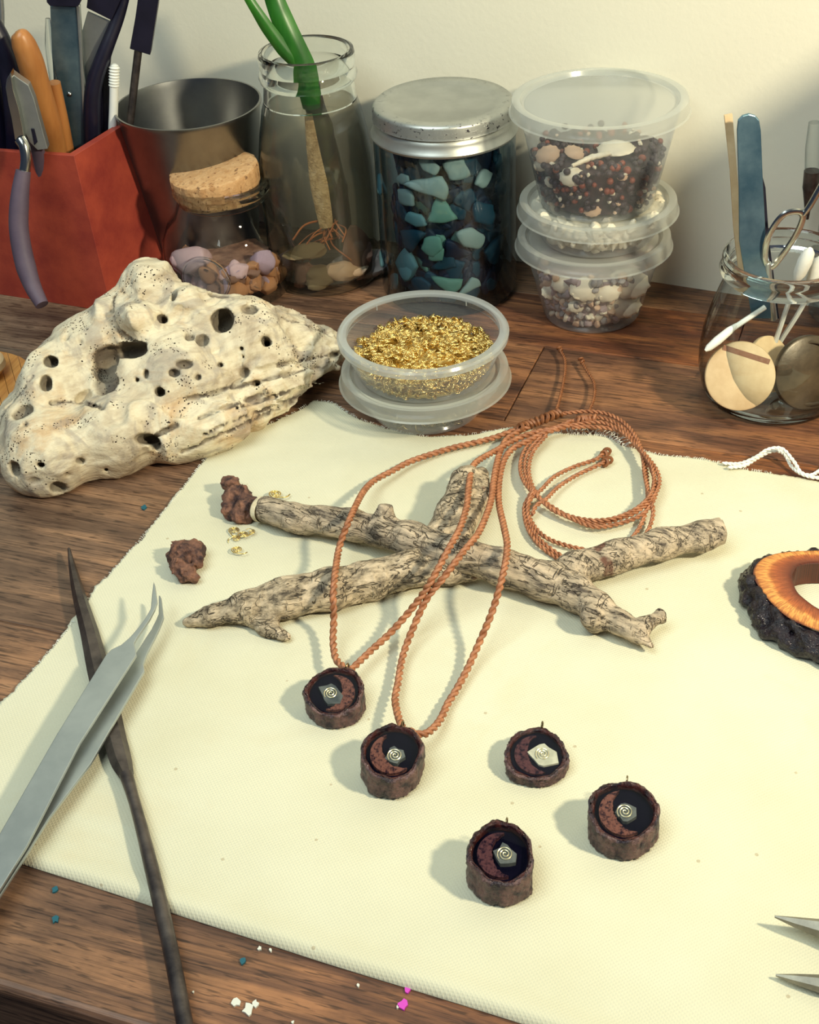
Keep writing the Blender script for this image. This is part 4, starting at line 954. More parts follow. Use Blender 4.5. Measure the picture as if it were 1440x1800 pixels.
# ------------------------------------------------------------------ generic containers
def base_pt(x, y, z_=0.0): return at(x, y, z_)
def tub(b, z0, z1, rb, rt, label, name='plastic_tub', lid=False, rl=None, group='round plastic tubs'):
    """b xy centre; z0 floor, z1 rim"""
    th = thing(name, label, 'tub', (b[0], b[1], z0), group); w_ = 0.0005; c = (b[0], b[1], 0)
    prof = [(0, z0+.0014), (rb*0.86, z0+.0014), (rb*0.90, z0), (rb*0.97, z0), (rb, z0+.0012), (rb+(rt-rb)*0.9, z1-.005), (rt-.0022, z1-.004), (rt-.002, z1-.0008), (rt, z1)]
    part('body', lathe(prof, c, 96), 'plastic', th)
    if not lid:
        part('rim', lathe([(rt-.0026, z1-.0014), (rt-.0022, z1), (rt+.0012, z1+.0004), (rt+.0021, z1-.0008), (rt+.0019, z1-.0030), (rt+.0012, z1-.0031), (rt+.0008, z1-.0012), (rt-.0006, z1-.001)], c, 96), 'plastic_rim', th, label='milky rolled rim')
        for a in (0.9, 2.2):
            q = np.array([b[0]+(rt-.0024)*math.cos(a), b[1]+(rt-.0024)*math.sin(a), 0]); part('moulded_rib', tube([q+[0, 0, z1-.0008], q+[0, 0, z1-.0035]], .0003, 6), 'plastic_rim', th)
    if lid:
        rl = rl or rt+.0028; zl = z1+.0006
        part('lid', lathe([(0, zl-.0008), (rl-.0075, zl-.0008), (rl-.0062, zl-.0016), (rl-.0052, zl-.0012), (rl-.0042, zl+.0009), (rl-.0022, zl+.0013), (rl-.0004, zl+.0008), (rl, zl-.0006), (rl+.0004, zl-.0046), (rl+.0012, zl-.0052)], c, 96), 'plastic_lid', th, label='milky snap-on lid')
    return th
def prf(rb, rt, z0, z1): return lambda z_: rb+(rt-rb)*(z_-z0)/(z1-z0)
def stone_mesh(name, mat, seed, sx=1, sy=1, sz=1, amp=0.25, sub=2, facet=0):
    V, Fc = {1: ICO1, 2: ICO2, 3: ICO3}[sub]; V = V.copy(); rs = np.random.RandomState(seed)
    n1 = fbm(V.astype(np.float32)+seed*3.1, 1.3, 2, seed)
    V = V*(1+amp*n1[:, None]*1.6)
    for _ in range(facet):
        d = rs.randn(3); d /= np.linalg.norm(d); h = 0.42+0.28*rs.rand(); e = V@d-h; V = V-np.where(e > 0, e, 0)[:, None]*d*0.9
    V = V*np.array([sx, sy, sz])
    return mk(name, V, Fc, mat, not facet, 30)

# -- two shallow tubs on the cloth
gb = at(750, 718, 0)
tub(gb, CL+.0006, .0215, .0272, .0365, 'lidded shallow tub of dark wire rings, beneath the open tub of gold spirals', lid=True, rl=.0395)
tub(gb, .0222, .0425, .0318, .0377, 'open shallow tub filled with gold spirals, standing on another tub')
RG = mk('wire_ring', *tube([(0.0022*math.cos(a), 0.0022*math.sin(a), 0) for a in np.linspace(0, 2*math.pi, 14, endpoint=False)], .0004, 5, False, closed=True), 'bronze')
rr = random.Random(11)
for i in range(90):
    a = rr.uniform(-math.pi, 0.0)+0.0 if i < 70 else rr.uniform(0, 6.28); r = (.0272-.0036+rr.uniform(-.004, .0)) if i < 70 else rr.uniform(0, .02)
    zz = rr.uniform(.0035, .0085); rot = (rr.uniform(-.9, .9), rr.uniform(-.9, .9), rr.uniform(0, 3))
    tag(inst('wire_ring', RG, (gb[0]+r*math.cos(a), gb[1]+r*math.sin(a), zz), rot), 'small dark bronze wire ring inside the lower shallow tub', 'ring', 'wire rings in the lower shallow tub')
gf = prf(.0318, .0377, .0222, .0425)
lowp = []
def heap(r): return .0335-.0035*(r/.032)**2
n_s = 0
for i in range(300):
    a = rr.uniform(0, 6.28); r = math.sqrt(rr.random())*.0305; x = gb[0]+r*math.cos(a); y = gb[1]+r*math.sin(a)
    zz = heap(r)+0.0012*rr.random()+.0008*math.sin(x*300)*math.cos(y*260)
    o = inst('gold_spiral', SP, (x, y, zz), (rr.uniform(-.5, .5), rr.uniform(-.5, .5), rr.uniform(0, 6)), rr.uniform(.8, 1.05)); tag(o, 'tiny gold wire spiral on the heap in the open tub', 'charm', 'gold spirals heaped in the open tub')
sv, sf = tube(spiral_pts(0.0024, 2.2, 0, 15), 0.0004, 3)
st = []
for i in range(900):
    if i < 620:
        zz = rr.uniform(.0245, .0325); a = rr.uniform(0, 6.28); r = gf(zz)-.0030-rr.random()*.0012
    else:
        a = rr.uniform(0, 6.28); r = math.sqrt(rr.random())*.029; zz = heap(r)-.002-rr.random()*.002
    Rm = np.array(Euler((rr.uniform(-1.2, 1.2), rr.uniform(-1.2, 1.2), rr.uniform(0, 6))).to_matrix()); st.append((sv*0.9@Rm.T+np.array([gb[0]+r*math.cos(a), gb[1]+r*math.sin(a), zz]), sf))
hp = lathe([(0, .0315), (.012, .0308), (.022, .0295), (.0285, .0272), (.029, .0235), (0, .0235)], (gb[0], gb[1], 0), 40)
o = part('gold_spiral_heap', join(*st, hp), 'gold', None, True, None); tag(o, 'deeper mass of tiny gold spirals filling the open shallow tub', 'charms', None, 'stuff')

# -- stack of three tubs by the wall
sb = at(1040, 548, 0); s1 = np.array([sb[0]+.0015, sb[1], 0]); s2 = np.array([sb[0]+.001, sb[1], 0])
tub(sb, .0006, .0435, .0252, .0360, 'lidded tub of pebbles and pale shells at the bottom of the three-tub stack', lid=True, rl=.0390)
tub(s1, .0448, .0625, .0290, .0365, 'lidded shallow tub of white shells in the middle of the three-tub stack', lid=True, rl=.0395)
tub(s2, .0632, .1140, .0285, .0395, 'tall lidded tub of dark beads and shells on top of the three-tub stack', lid=True, rl=.0425)
def fill(name, meshes, b, rf, z0, z1, size, n, label_fn, cat, group, seed, top_frac=0.25, rin=0.0, angs=(-math.pi*1.1, math.pi*0.1), top_bump=0.0):
    r_ = random.Random(seed)
    for i in range(n):
        s = size*r_.uniform(.75, 1.25)
        if r_.random() < top_frac:
            zz = z1+r_.uniform(-.4, .4)*size+top_bump*r_.random(); a = r_.uniform(0, 6.28); r = math.sqrt(r_.random())*(rf(z1)-s*1.05)
        else:
            zz = r_.uniform(z0+s*.8, z1); a = r_.uniform(*angs); r = rf(zz)-s*1.05-.0006-r_.random()*rin
        mi = r_.choice(meshes); o = inst(name, mi[0], (b[0]+r*math.cos(a), b[1]+r*math.sin(a), zz), (r_.uniform(0, 6), r_.uniform(0, 6), r_.uniform(0, 6)), s)
        tag(o, label_fn(mi[1]), cat, group)
def mass(name, b, rf, z0, z1, inset, mat, label, cat, seed=1):
    prof = [(0, z1-.001)]+[((rf(z1)-inset)*k, z1-.001*k) for k in (.5, .9, 1)]+[(rf(zz)-inset, zz) for zz in np.linspace(z1-.003, z0+.001, 5)]+[(0, z0+.001)]
    V, Fc = lathe(prof, (b[0], b[1], 0), 48); d = fbm((V).astype(np.float32), 300, 2, seed); c = np.array([b[0], b[1], 0]); w_ = V-c; w_[:, :2] *= (1+0.06*d[:, None]); w_[:, 2] += 0.0008*d; w_[:, 2] = np.clip(w_[:, 2], z0+.0008, None)
    o = part(name, (w_+c, Fc), mat, None); tag(o, label, cat, None, 'stuff')
f0 = prf(.0252, .0360, .0006, .0435); f1 = prf(.0290, .0365, .0448, .0625); f2 = prf(.0285, .0395, .0632, .1140)
peb = [(stone_mesh('pebble', 'pebble_grey', 21, 1, .8, .7), 'grey'), (stone_mesh('pebble', 'pebble_mauve', 22, 1, .9, .7), 'mauve'), (stone_mesh('pebble', 'shell_white', 23, 1, .7, .6), 'white'), (stone_mesh('pebble', 'shell_pink', 24, .9, .8, .6), 'peach')]
fill('pebble', peb, sb, f0, .0025, .032, .0026, 230, lambda k: 'small '+k+' pebble inside the bottom tub of the stack', 'pebble', 'pebbles in the bottom tub', 3, 0.12, .002)
mass('gravel_mass', sb, f0, .0022, .031, .0052, 'pebble_mauve', 'inner mass of mixed gravel in the bottom tub of the stack', 'gravel')
def shell_mesh(mat, seed, L=1.0, W=.75):
    V, Fc = ICO3; V = V.copy(); r = np.hypot(V[:, 0], V[:, 1]); a = np.arctan2(V[:, 1], V[:, 0]); rb = 1+0.04*np.cos(a*13)*r
    rb = 1+0.07*np.cos(a*11)*r; V[:, 0] *= L*rb; V[:, 1] *= W*rb; z_ = V[:, 2]*0.10+0.30*(1-r**2)+0.05*np.cos(a*11)*r; V[:, 2] = z_; return mk('shell', V, Fc, mat)
SHW, SHP = shell_mesh('shell_white', 1), shell_mesh('shell_pink', 2)
def put(name, me, p, rot, s, label, cat, group=None): return tag(inst(name, me, p, rot, s), label, cat, group)
faceC = (math.radians(65), 0, 0)
for x, y, s, rz, lab in [(1105, 498, .0105, .3, 'largest pale shell, upper right in the bottom tub'), (1100, 538, .0095, 1.0, 'fan-like pale shell, right side of the bottom tub'), (1065, 512, .0075, .6, 'oval cream shell in the middle of the bottom tub'), (1030, 508, .0085, 1.5, 'upright cream shell in the middle of the bottom tub'), (990, 500, .006, .2, 'small grey-white shell, upper left in the bottom tub'), (968, 512, .006, 2.0, 'small pinkish shell by the left wall of the bottom tub'), (1012, 540, .005, 2.0, 'small pale shell low in the bottom tub')]:
    p = oncyl(x, y, sb[0], sb[1], f0(.02)-.0035); p[:2] = sb[:2]+(p[:2]-sb[:2])*min(1, (f0(p[2])-.0045)/np.linalg.norm(p[:2]-sb[:2])); put('shell', SHW, p, (math.radians(70), .1, rz*0.3-.3), s, lab, 'shell', 'shells in the bottom tub')
wsh = [(stone_mesh('shell_bit', 'shell_white', 31, 1, .45, .45, .15), 'slender'), (stone_mesh('shell_bit', 'shell_white', 32, 1, .9, .6, .2), 'rounded')]
fill('shell_bit', wsh, s1, f1, .0460, .0605, .0036, 150, lambda k: k+' white shell inside the middle tub of the stack', 'shell', 'white shells in the middle tub', 5, 0.2, .001)
def cone(mat): return mk('pointed_shell', *lathe([(0, 1), (.18, .6), (.22, .55), (.30, .2), (.34, .15), (.42, -.3), (.36, -.6), (0, -.7)], (0, 0, 0), 14), mat)
CN = cone('shell_white')
for i in range(16):
    a = rr.uniform(-math.pi, 0); r = .026; put('pointed_shell', CN, (s1[0]+r*math.cos(a), s1[1]+r*math.sin(a), rr.uniform(.050, .060)), (rr.uniform(0, 3), rr.uniform(0, 3), rr.uniform(0, 3)), .0048, 'pointed white spiral shell inside the middle tub of the stack', 'shell', 'pointed shells in the middle tub')
mass('shell_mass', s1, f1, .0456, .0600, .0055, 'shell_white', 'inner mass of white shells in the middle tub of the stack', 'shells')
BD = [(mk('bead', *ICO2, 'bead_dark'), 'dark plum'), (mk('bead', *ICO2, 'bead_dark'), 'dark plum'), (mk('bead', *ICO2, 'bead_dark'), 'dark plum'), (mk('bead', *ICO2, 'bead_red'), 'red-brown')]
fill('bead', BD, s2, f2, .065, .0905, .00165, 300, lambda k: 'small round '+k+' bead inside the top tub of the stack', 'bead', 'beads in the top tub', 8, 0.42, .0006)
BW = [(stone_mesh('grit', 'shell_white', 41, 1, .8, .7), 'white'), (stone_mesh('grit', 'shell_pink', 42, 1, .8, .7), 'peach')]
fill('grit', BW, s2, f2, .065, .090, .0013, 60, lambda k: 'tiny '+k+' shell fragment among the beads of the top tub', 'shell', 'shell fragments in the top tub', 9, 0.35, .0002)
mass('bead_mass', s2, f2, .0648, .0895, .0042, 'bead_dark', 'inner mass of dark beads in the top tub of the stack', 'beads')
for x, y, s, me, lab, rot in [(1083, 262, .0092, SHW, 'large flat grey-white shell on top of the beads', (.15, 0, 0)), (955, 290, .0075, CN, 'long ivory shell piece, left among the beads', (1.0, .9, .3)), (1005, 312, .0062, SHW, 'round translucent shell in front of the beads', (1.2, 0, -.2)), (1040, 288, .0105, None, 'long curved coral stick lying over the beads', (0, 0, 0)), (1010, 268, .0052, SHP, 'peach snail shell on top of the beads', (.6, .3, 0)), (963, 272, .006, SHP, 'peach broken shell, upper left among the beads', (.9, -.3, 0)), (1095, 312, .0026, SHP, 'small orange shell at the right among the beads', (1, 0, 0)), (968, 352, .0030, SHW, 'round white shell low on the left among the beads', (1.2, 0, 0)), (1040, 376, .0045, SHP, 'beige twisted shell at the bottom among the beads', (1.2, 0, 0)), (962, 322, .0036, SHW, 'white tooth-like shell left among the beads', (1.1, .6, 0))]:
    p = oncyl(x, y, s2[0], s2[1], .030)
    if p[2] > .089: p = at(x, y, .0925)
    rm = f2(p[2])-.0042; d = np.linalg.norm(p[:2]-s2[:2])
    if d > rm: p[:2] = s2[:2]+(p[:2]-s2[:2])*rm/d
    if me is None:
        Pq = catmull([p+np.array([(k-2)*.0048, -.0012*abs(k-2)+.001*k, .0009*k+.0005]) for k in range(5)], 5); o = part('coral_stick', tube(Pq, np.interp(np.arange(len(Pq)), [0, len(Pq)/2, len(Pq)-1], [.0009, .0015, .0011])*(1+.12*np.sin(np.arange(len(Pq))*1.9)), 10), 'shell_white', None); tag(o, lab, 'coral')
    else: put('shell', me, p, rot, s, lab, 'shell', 'shells in the top tub')

# ------------------------------------------------------------------ sea glass jar
jb = at(791, 506, 0); JR = .0366; JT = 0
lo_, hi_ = 0.0, .2
while hi_-lo_ > 1e-5:
    m_ = (lo_+hi_)/2
    if proj(jb+np.array([0, 0, m_]))[1] > 176: lo_ = m_
    else: hi_ = m_
JH = lo_
jar = thing('glass_jar', 'straight glass jar packed with blue and green sea glass, under a silver lid', 'jar', (jb[0], jb[1], 0)); jc = (jb[0], jb[1], 0)
part('body', lathe([(0, .0025), (JR-.010, .002), (JR-.006, .0004), (JR-.002, .001), (JR, .005), (JR, JH-.020), (JR-.0006, JH-.0165), (JR-.0025, JH-.012)], jc, 96), 'glass_blue', jar)
part('inner_wall', lathe([(0, .0045), (JR-.006, .0045), (JR-.0028, .008), (JR-.0028, JH-.016)], jc, 72), 'glass', jar)
def knurl(a, r, z_): return 1+(0.010*abs(math.sin(a*70)) if r > .0345 and JH-.007 < z_ < JH-.0015 else 0)
zT = JH
band = part('lid_band', lathe([(.0335, zT-.0075), (.0350, zT-.0088), (.0358, zT-.0108), (.0360, zT-.0125), (.0374, zT-.0140), (.0378, zT-.0150), (.0372, zT-.0162), (.0360, zT-.0162)], jc, 120), 'lid_metal', jar, label='smooth silver collar')
prof = [(0, zT-.0012), (.0265, zT-.0012), (.0275, zT-.0004), (.0343, zT), (.0355, zT-.0010), (.0358, zT-.002), (.0358, zT-.0062), (.0364, zT-.0074), (.0355, zT-.0080), (.033, zT-.0078)]
V, Fc = lathe(prof, jc, 280, rmod=knurl); rr_ = np.hypot(V[:, 0]-jb[0], V[:, 1]-jb[1]); part('lid_disc', (V, Fc), 'lid_metal', jar, auto=60, attrs={'edge': np.clip((rr_-.0335)/.002, 0, 1)}, label='scuffed silver lid with knurled edge')
def glass_mesh(mat, seed):
    rs = np.random.RandomState(seed); V, Fc = ICO3; V = V.copy(); a = np.arctan2(V[:, 1], V[:, 0]); n_ = rs.randint(3, 6); ph = rs.rand()*6
    pr_ = 1/np.maximum(np.abs(np.cos(((a+ph) % (2*math.pi/n_))-math.pi/n_)), .3)*0.72; rxy = np.hypot(V[:, 0], V[:, 1]); k = (0.85*pr_+.15)*(1+.15*np.sin(2*a+ph)); V[:, 0] *= k; V[:, 1] *= k*rs.uniform(.55, .95)
    V[:, 2] = np.sign(V[:, 2])*np.abs(V[:, 2])**.6*0.24; V += 0.035*fbm(V.astype(np.float32)+seed, 2.5, 2, seed)[:, None]; return mk('sea_glass', V, Fc, mat)
SG = {k: [glass_mesh('sg_'+k, 50+i*7+j) for j in range(4)] for i, k in enumerate(('white', 'aqua', 'green', 'teal', 'blue'))}
cname = {'white': 'frosted white', 'aqua': 'frosted aqua', 'green': 'pale green', 'teal': 'teal', 'blue': 'deep blue'}
hand = [(759, 329, .0115, 'white', 0, 'large frosted white sea glass near the top of the jar'), (828, 419, .0105, 'white', 1, 'large square greyish sea glass right of the jar middle'), (714, 347, .0085, 'white', 2, 'long frosted white sea glass slanting down, upper left'), (776, 374, .0088, 'green', 0, 'pale green sea glass below the large white piece'), (731, 386, .0078, 'aqua', 0, 'blue-aqua block of sea glass, left of the green piece'), (803, 298, .0085, 'white', 3, 'grey triangular sea glass just under the lid'), (723, 419, .0090, 'teal', 1, 'long teal sea glass at the left of the middle'), (760, 432, .0085, 'green', 1, 'mint green sea glass in the jar middle'), (715, 465, .0115, 'aqua', 2, 'largest pale aqua sea glass, lower left'), (789, 500, .0082, 'green', 2, 'oval pale green sea glass near the jar bottom'), (828, 502, .0068, 'white', 0, 'small grey sea glass beside the oval green piece'), (668, 325, .0080, 'aqua', 1, 'pale blue sea glass at the left wall near the top'), (850, 314, .0080, 'white', 2, 'dim grey sea glass at the upper right'), (850, 375, .0095, 'teal', 0, 'broad dim teal sea glass at the right'), (709, 315, .0055, 'white', 1, 'small white sea glass right of the pale blue piece'), (767, 447, .0062, 'green', 3, 'small pale green sea glass tucked under the mint one'), (693, 495, .0070, 'aqua', 3, 'light aqua sea glass at the bottom left'), (672, 455, .0075, 'aqua', 0, 'blue-grey sea glass at the left wall, low'), (755, 292, .0070, 'white', 1, 'dim white sea glass directly under the collar'), (880, 330, .0080, 'teal', 2, 'dark teal sea glass at the right wall'), (740, 500, .0072, 'teal', 3, 'grey-teal sea glass at the jar bottom'), (868, 440, .0090, 'teal', 1, 'dim teal sea glass low on the right')]
r_ = random.Random(5)
for x, y, s, k, mi, lab in hand:
    p = oncyl(x, y, jb[0], jb[1], JR-.0055); d = math.atan2(p[1]-jb[1], p[0]-jb[0])
    put('sea_glass', SG[k][mi], p, (math.radians(84)+r_.uniform(-.1, .1), r_.uniform(-.5, .5), d+math.pi/2), s*0.90, lab, 'sea glass', 'sea glass pieces in the jar')
for i in range(150):
    zz = r_.uniform(.008, JH-.022); a = r_.uniform(-math.pi*1.05, math.pi*.05); k = r_.choice(['teal', 'blue', 'teal', 'blue', 'blue', 'blue', 'teal', 'blue', 'green']); rad_ = JR-.0095-r_.random()*.003
    if math.cos(a) > .25 and k in ('aqua', 'green'): k = 'teal'
    put('sea_glass', r_.choice(SG[k]), (jb[0]+rad_*math.cos(a), jb[1]+rad_*math.sin(a), zz), (math.radians(90)+r_.uniform(-.35, .35), r_.uniform(0, 6), a+math.pi/2), r_.uniform(.0055, .0085), cname[k]+' sea glass piece deeper inside the silver-lidded jar', 'sea glass', 'sea glass pieces in the jar')
mass('sea_glass_mass', jb, lambda z_: JR, .0060, JH-.020, .0125, 'sg_blue', 'inner mass of dark blue sea glass filling the silver-lidded jar', 'sea glass')

# ------------------------------------------------------------------ water bottle with plant
wb = at(574, 482, 0); wc = (wb[0], wb[1], 0)
lo_, hi_ = 0.0, .2
while hi_-lo_ > 1e-5:
    m_ = (lo_+hi_)/2
    if proj(wb+np.array([0, 0, m_]))[1] > 86: lo_ = m_
    else: hi_ = m_
WH = lo_
bot_ = thing('glass_bottle', 'clear glass milk bottle of murky water holding the green stem', 'bottle', (wb[0], wb[1], 0))
part('body', lathe([(0, .004), (.02, .003), (.026, .0005), (.0295, .002), (.0308, .008), (.0312, .05), (.0305, .070), (.0285, .084), (.0258, WH-.030), (.0245, WH-.026)], wc, 80), 'glass', bot_)
part('neck', lathe([(.0245, WH-.026), (.0238, WH-.020), (.0236, WH-.0165), (.0250, WH-.015), (.0256, WH-.0125), (.0250, WH-.0105), (.0243, WH-.009), (.0248, WH-.0075), (.0250, WH-.003), (.0243, WH-.0005), (.0230, WH), (.0213, WH-.001), (.0207, WH-.004), (.0210, WH-.012), (.0218, WH-.020), (.0225, WH-.026), (.0245, WH-.026)], wc, 80), 'glass_thick', bot_, label='thick ringed glass neck')
part('water', lathe([(0, WH-.027), (.0235, WH-.027), (.0248, WH-.031), (.0275, .084), (.0293, .070), (.0300, .05), (.0296, .008), (.026, .005), (0, .005)], wc, 72), 'water', bot_, label='murky greenish water')
plant = thing('bamboo_plant', 'green bamboo stem with leaves slanting out of the water bottle', 'plant', (wb[0], wb[1], .01))
Yp = wb[1]
sp_ = catmull([onY(x, y, Yp+dy) for x, y, dy in [(598, 430, .0), (597, 380, .0), (588, 320, 0), (575, 260, 0), (560, 205, 0), (545, 165, 0), (540, 130, 0)]], 6)
n_ = len(sp_); rs_ = np.array([.0068+.0010*max(0, math.cos(i*2*math.pi/11))**6 for i in range(n_)])*np.linspace(.95, .72, n_)
part('stalk', tube(sp_, rs_, 16), 'stalk', plant)
def blade(pts, hw, nm='leaf'):
    P = catmull([onY(x, y, Yp+dy) for x, y, dy in pts], 6); n_ = len(P); w_ = np.interp(np.linspace(0, 1, n_), np.linspace(0, 1, len(hw)), hw)
    V = []; Fc = []
    for i in range(n_):
        for a, b in ((-1, .0), (-.5, -.35), (0, -.5), (.5, -.35), (1, 0), (.5, -.15), (0, -.25), (-.5, -.15)): V.append(P[i]+np.array([w_[i]*a, w_[i]*b, 0]))
    for i in range(n_-1):
        for j in range(8): k = (j+1) % 8; Fc.append((i*8+j, i*8+k, (i+1)*8+k, (i+1)*8+j))
    part(nm, (V, Fc), 'leaf', plant)
blade([(548, 190, -.004), (540, 140, -.004), (528, 105, -.003), (510, 65, -.002), (495, 30, 0), (480, -10, .003), (465, -60, .004)], [.0045, .0062, .0066, .0062, .0058, .005, .004])
blade([(536, 130, -.003), (505, 95, -.004), (475, 55, -.004), (455, 25, -.004), (436, -5, -.003), (410, -50, 0)], [.0030, .0044, .0040, .0032, .0026, .002])
P = catmull([onY(x, y, Yp+.002) for x, y in [(550, 125), (556, 160), (565, 200), (575, 250)]], 5); part('dry_sheath', tube(P, np.linspace(.002, .0038, len(P)), 8), 'bead_dark', plant, label='dark dried sheath')
P = catmull([onY(x, y, Yp-.012) for x, y in [(542, 200), (550, 260), (560, 320), (570, 375), (574, 400)]], 6); part('dead_leaf', tube(P, np.interp(np.arange(len(P)), [0, len(P)/2, len(P)-1], [.0020, .0048, .0036]), 8, flat=.3, ref=(0, 1, 0)), 'coral', plant, label='wilted tan leaf under water')
r_ = random.Random(9)
for i in range(16):
    x0 = 585+r_.uniform(-10, 14); y0 = 405+r_.uniform(-20, 15); tx = x0+r_.uniform(-75, 40); ty = y0+r_.uniform(15, 55); yy = Yp-.018+r_.uniform(-.005, .01)
    P = catmull([onY(x0, y0, Yp-.006), onY((x0+tx)/2+r_.uniform(-12, 12), (y0+ty)/2-r_.uniform(0, 18), (Yp-.006+yy)/2), onY(tx, ty, yy)], 6); P[:, 2] = np.clip(P[:, 2], .0045, 1)
    dd = P[:, :2]-wb[:2]; ln_ = np.linalg.norm(dd, axis=1); P[:, :2] = wb[:2]+dd*np.minimum(1, .0275/np.maximum(ln_, 1e-6))[:, None]
    part('root', tube(P, r_.uniform(.00035, .0006), 5), 'root', plant)
def instone(nm, x, y, s, mat, seed, sc, lab, cat, z_=None):
    p = oncyl(x, y, wb[0], wb[1], .0225); p[2] = max(p[2], .009) if z_ is None else z_; me = stone_mesh(nm, mat, seed, *sc, .3, 3); put(nm, me, p, (0, 0, .2), s, lab, cat)
instone('coral_piece', 562, 488, .0085, 'coral', 61, (1.1, .8, .7), 'rough beige coral piece at the bottle bottom', 'coral')
instone('sea_shell', 638, 470, .0125, 'pebble_grey', 62, (1.2, .6, .55), 'large curved grey-white shell at the right in the water bottle', 'shell')
instone('sea_shell', 606, 474, .0090, 'shell_pink', 63, (1.2, .7, .6), 'pinkish shell in the middle of the water bottle floor', 'shell')
instone('pebble', 536, 410, .0085, 'coral', 64, (1.3, .8, .45), 'flat tan stone against the left of the water bottle', 'pebble', .024)
instone('pebble', 532, 455, .0075, 'quartz_brown', 65, (.8, .8, 1), 'brown stone low on the left of the water bottle', 'pebble', .011)
instone('pebble', 625, 425, .012, 'quartz_brown', 66, (.7, .6, 1.2), 'tall dark red-brown stone at the right in the water bottle', 'pebble', .018)

# ------------------------------------------------------------------ corked jar
kb = at(413, 510, 0); kc = np.array([kb[0], kb[1], 0])
def hz(b, py):
    lo_, hi_ = 0.0, .2
    for _ in range(30):
        m_ = (lo_+hi_)/2
        if proj(b+np.array([0, 0, m_]))[1] > py: lo_ = m_
        else: hi_ = m_
    return lo_
KN = hz(kb, 323)      # neck rim height
lean = np.array([-.08, 0, 1.0])
sj = thing('corked_jar', 'squat round glass jar with a cork, holding pink and amber stones', 'jar', kc)
kprof = [(0, .003), (.024, .0025), (.028, .0004), (.0315, .003), (.0350, .012), (.0363, .022), (.0352, .033), (.0315, .042), (.0265, .0475), (.0236, KN-.006), (.0236, KN-.004)]
part('body', lathe(kprof, kc, 88), 'glass', sj)
kin = lambda z_: float(np.interp(z_, [.003, .012, .022, .033, .042, .0475], [.0290, .0325, .0337, .0325, .029, .024]))
part('neck', lathe([(.0236, KN-.008), (.0240, KN-.005), (.0258, KN-.0035), (.0262, KN-.002), (.0256, KN-.0005), (.0262, KN+.001), (.0256, KN+.0024), (.0238, KN+.0026), (.0226, KN+.001), (.0222, KN-.008), (.0236, KN-.008)], kc, 88), 'glass_thick', sj, label='thick glass neck rim')
ca = np.array([-.10, -.03, 1.0]); ca /= np.linalg.norm(ca)
def corkmod(a, r, z_): return 1+.012*math.sin(3*a+1)+.008*math.sin(17*a)+.006*math.sin(31*a)
part('cork', lathe([(0, .0090), (.0215, .0090), (.0234, .0084), (.0237, .007), (.0230, -.001), (.0210, -.006), (0, -.006)], kc+np.array([-.0022, 0, KN]), 120, rmod=corkmod, axis=ca), 'cork', sj)
# embossed oval on the front; its milky haze stands in for a window glint
c0 = oncyl(350, 440, kc[0], kc[1], .0368); nr = c0-kc; nr[2] = 0; nr /= np.linalg.norm(nr); tn_ = np.cross([0, 0, 1], nr)
pts = []
for i in range(48):
    a = 2*math.pi*i/48; z_ = .0235+.0125*math.sin(a); th_ = .0135*math.cos(a)/.036; R_ = float(np.interp(z_, [p[1] for p in kprof[2:]], [p[0] for p in kprof[2:]]))+.0002
    pts.append(kc+R_*(nr*math.cos(th_)+tn_*math.sin(th_))+np.array([0, 0, z_]))
oc = kc+nr*.0372+np.array([0, 0, .0240]); part('oval_lens', ([oc]+pts, [(0, 1+i, 1+(i+1) % 48) for i in range(48)]), 'plastic', sj, label='milky glinting oval facet')
part('oval_emboss', tube(pts, .0008, 8, False, closed=True, ref=tuple(nr)), 'glass_thick', sj)
ST = {k: [stone_mesh('tumbled_stone', 'quartz_'+k, 70+i*5+j, 1, .85, .8, .30, 3, 18) for j in range(3)] for i, k in enumerate(('pink', 'mauve', 'amber', 'brown'))}
for x, y, s, k, lab in [(462, 462, .0088, 'mauve', 'large mauve stone at the upper right in the corked jar'), (422, 478, .0070, 'pink', 'pale lilac stone in the middle of the corked jar'), (345, 452, .0105, 'pink', 'large white-pink stone at the upper left in the corked jar'), (370, 478, .0085, 'amber', 'rose-red stone below the white-pink one in the corked jar'), (325, 462, .0085, 'mauve', 'purple stone at the left wall of the corked jar'), (490, 478, .0070, 'amber', 'orange stone at the right of the corked jar'), (415, 508, .0085, 'amber', 'brown-orange stone low in the middle of the corked jar'), (470, 502, .0080, 'amber', 'amber stone low on the right of the corked jar'), (505, 460, .0075, 'mauve', 'dim mauve stone at the right wall of the corked jar'), (385, 505, .0075, 'brown', 'dark brown stone low on the left of the corked jar'), (448, 492, .0060, 'amber', 'small orange stone right of the lilac one')]:
    p = oncyl(x, y, kc[0], kc[1], .0255); p[2] = max(p[2], s+.002); put('tumbled_stone', rr.choice(ST[k]), p, (rr.uniform(0, 6), rr.uniform(0, 6), 0), s*1.25, lab, 'stone', 'stones in the corked jar')
r_ = random.Random(12)
for i in range(75):
    z_ = r_.uniform(.008, .026); a = r_.uniform(-3.3, .15); k = r_.choice(['amber', 'amber', 'amber', 'brown', 'mauve', 'pink']); s = r_.uniform(.0052, .0080); r = kin(z_)-s*.9-.0012-r_.random()*.004
    put('tumbled_stone', r_.choice(ST[k]), (kc[0]+r*math.cos(a), kc[1]+r*math.sin(a), z_), (r_.uniform(0, 6), r_.uniform(0, 6), 0), s, {'amber': 'amber', 'brown': 'brown', 'mauve': 'mauve', 'pink': 'pink'}[k]+' tumbled stone filling the corked jar', 'stone', 'stones in the corked jar')
mass('stone_mass', kc, kin, .0035, .023, .0125, 'quartz_brown', 'inner mass of small stones in the corked jar', 'stones')

